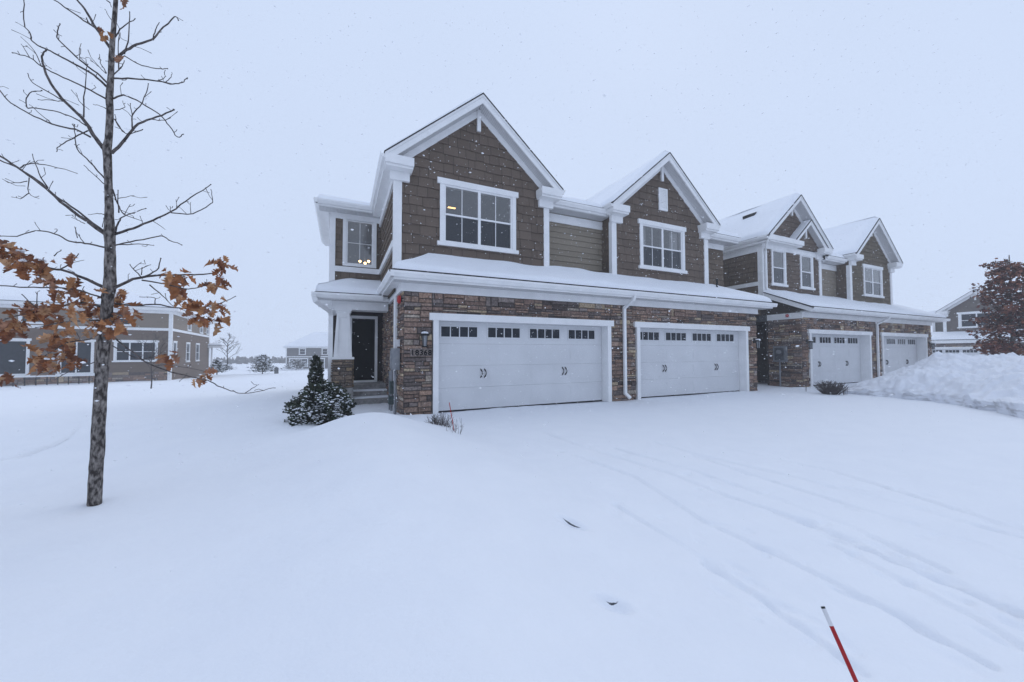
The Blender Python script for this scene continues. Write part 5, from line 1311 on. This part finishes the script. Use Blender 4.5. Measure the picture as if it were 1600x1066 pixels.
# added dark tubes that darken two small hollows of the near snow
for px, py, wpx, rot_, lab_ in ((893, 820, 16, .5, 'thin dark crescent laid in the upper hollow of the foreground snow'), (957, 944, 9, 0., 'small dark clump laid in the lower hollow of the foreground snow')):
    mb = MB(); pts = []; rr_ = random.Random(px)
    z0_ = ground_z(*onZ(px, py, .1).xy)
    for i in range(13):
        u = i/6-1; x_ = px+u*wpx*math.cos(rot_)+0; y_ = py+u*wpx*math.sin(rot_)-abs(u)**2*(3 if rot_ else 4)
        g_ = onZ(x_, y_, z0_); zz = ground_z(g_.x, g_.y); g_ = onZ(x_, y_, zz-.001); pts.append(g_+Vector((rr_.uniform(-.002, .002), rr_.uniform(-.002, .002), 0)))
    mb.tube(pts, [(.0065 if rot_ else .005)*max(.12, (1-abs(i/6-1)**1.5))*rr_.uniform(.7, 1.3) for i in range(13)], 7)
    tag(mb.build('dark_clump', M['dark_fill'], None, smooth=True), lab_, 'turf clump', 'dark clumps in the snow')

# =================================================================== FALLING SNOW
fl_ = MB(); r = random.Random(99)
V6 = [(1, 0, 0), (-1, 0, 0), (0, 1, 0), (0, -1, 0), (0, 0, 1), (0, 0, -1)]; F8 = [(0, 2, 4), (2, 1, 4), (1, 3, 4), (3, 0, 4), (2, 0, 5), (1, 2, 5), (3, 1, 5), (0, 3, 5)]
for i in range(13500):
    x, y, z = r.uniform(-3, 17), r.uniform(1.6, 8.0), r.uniform(.2, 7.5)
    if math.hypot(x, y) < 2.6: continue
    s_ = .0032+.0065*r.random()**2; e_ = Matrix.Rotation(r.uniform(0, 6.3), 3, 'Z') @ Matrix.Rotation(r.uniform(0, 3.1), 3, 'X')
    sc = (s_*r.uniform(.9, 2.2), s_*r.uniform(.6, 1.1), s_*r.uniform(.5, .9))
    fl_.mesh([Vector((x, y, z))+e_ @ Vector((v[0]*sc[0], v[1]*sc[1], v[2]*sc[2])) for v in V6], F8)
tag(fl_.build('falling_snow', M['flake']), 'snowflakes drifting through the air in front of the houses', 'snowflakes', kind='stuff')

# =================================================================== HAZE
HZ = 420
hb = MB(); hb.box(-HZ, HZ, -HZ, HZ, -6.5, 13.)
hm = bpy.data.materials.new('haze'); hm.use_nodes = True; nt = hm.node_tree; nt.nodes.remove(nt.nodes['Principled BSDF'])
pv = nt.nodes.new('ShaderNodeVolumePrincipled'); pv.inputs['Color'].default_value = (.95, .96, .98, 1); pv.inputs['Density'].default_value = .0027; pv.inputs['Anisotropy'].default_value = .2
nt.links.new(pv.outputs['Volume'], nt.nodes['Material Output'].inputs['Volume'])
tag(hb.build('haze', hm), 'pale snow haze', 'haze', kind='stuff')

# =================================================================== LIGHT
SUN_EL, SUN_ROT = math.radians(42), math.radians(48)
w = bpy.data.worlds.new('World'); scene.world = w; w.use_nodes = True; nt = w.node_tree
bg = nt.nodes['Background']; sky = nt.nodes.new('ShaderNodeTexSky'); sky.sky_type = 'NISHITA'; sky.sun_disc = False
sky.sun_elevation = SUN_EL; sky.sun_rotation = SUN_ROT; sky.air_density = 1.; sky.dust_density = .6
mx = nt.nodes.new('ShaderNodeMix'); mx.data_type = 'RGBA'; mx.inputs['Factor'].default_value = .97
nt.links.new(sky.outputs['Color'], mx.inputs['A']); mx.inputs['B'].default_value = (6.5, 7.6, 9.75, 1)
sd = Vector((math.sin(SUN_ROT)*math.cos(SUN_EL), math.cos(SUN_ROT)*math.cos(SUN_EL), math.sin(SUN_EL)))
wt = N(nt, 'ShaderNodeTexCoord'); dt = N(nt, 'ShaderNodeVectorMath', _operation='DOT_PRODUCT'); nt.links.new(wt.outputs['Generated'], dt.inputs[0]); dt.inputs[1].default_value = sd
cl = N(nt, 'ShaderNodeTexNoise', Scale=2.2, Detail=5); nt.links.new(wt.outputs['Generated'], cl.inputs['Vector'])
mr = N(nt, 'ShaderNodeMapRange'); mr.interpolation_type = 'SMOOTHSTEP'; mr.inputs['From Min'].default_value = -.1; mr.inputs['From Max'].default_value = 1.; mr.inputs['To Min'].default_value = .95; mr.inputs['To Max'].default_value = .985; nt.links.new(dt.outputs['Value'], mr.inputs['Value'])
m9 = N(nt, 'ShaderNodeMath', _operation='MULTIPLY_ADD'); m9.inputs[1].default_value = .07; m9.inputs[2].default_value = -.035; nt.links.new(cl.outputs['Fac'], m9.inputs[0])
ad = N(nt, 'ShaderNodeMath', _operation='ADD'); nt.links.new(mr.outputs['Result'], ad.inputs[0]); nt.links.new(m9.outputs['Value'], ad.inputs[1])
sc_ = N(nt, 'ShaderNodeVectorMath', _operation='SCALE'); nt.links.new(mx.outputs['Result'], sc_.inputs[0]); nt.links.new(ad.outputs['Value'], sc_.inputs['Scale'])
nt.links.new(sc_.outputs['Vector'], bg.inputs['Color']); bg.inputs['Strength'].default_value = .1
sl = bpy.data.lights.new('sun', 'SUN'); sl.energy = .68; sl.angle = math.radians(50); sl.color = (1, .99, .98)
so_ = bpy.data.objects.new('sun', sl); COL.objects.link(so_)
sd = Vector((math.sin(SUN_ROT)*math.cos(SUN_EL), math.cos(SUN_ROT)*math.cos(SUN_EL), math.sin(SUN_EL)))
so_.rotation_euler = (-sd).to_track_quat('-Z', 'Y').to_euler()
scene.view_settings.view_transform = 'Standard'; scene.view_settings.look = 'None'; scene.view_settings.exposure = 0; scene.view_settings.gamma = 1
scene.render.engine = 'CYCLES'
scene.cycles.max_bounces = 6; scene.cycles.volume_bounces = 1; scene.cycles.transparent_max_bounces = 12; scene.cycles.use_denoising = True
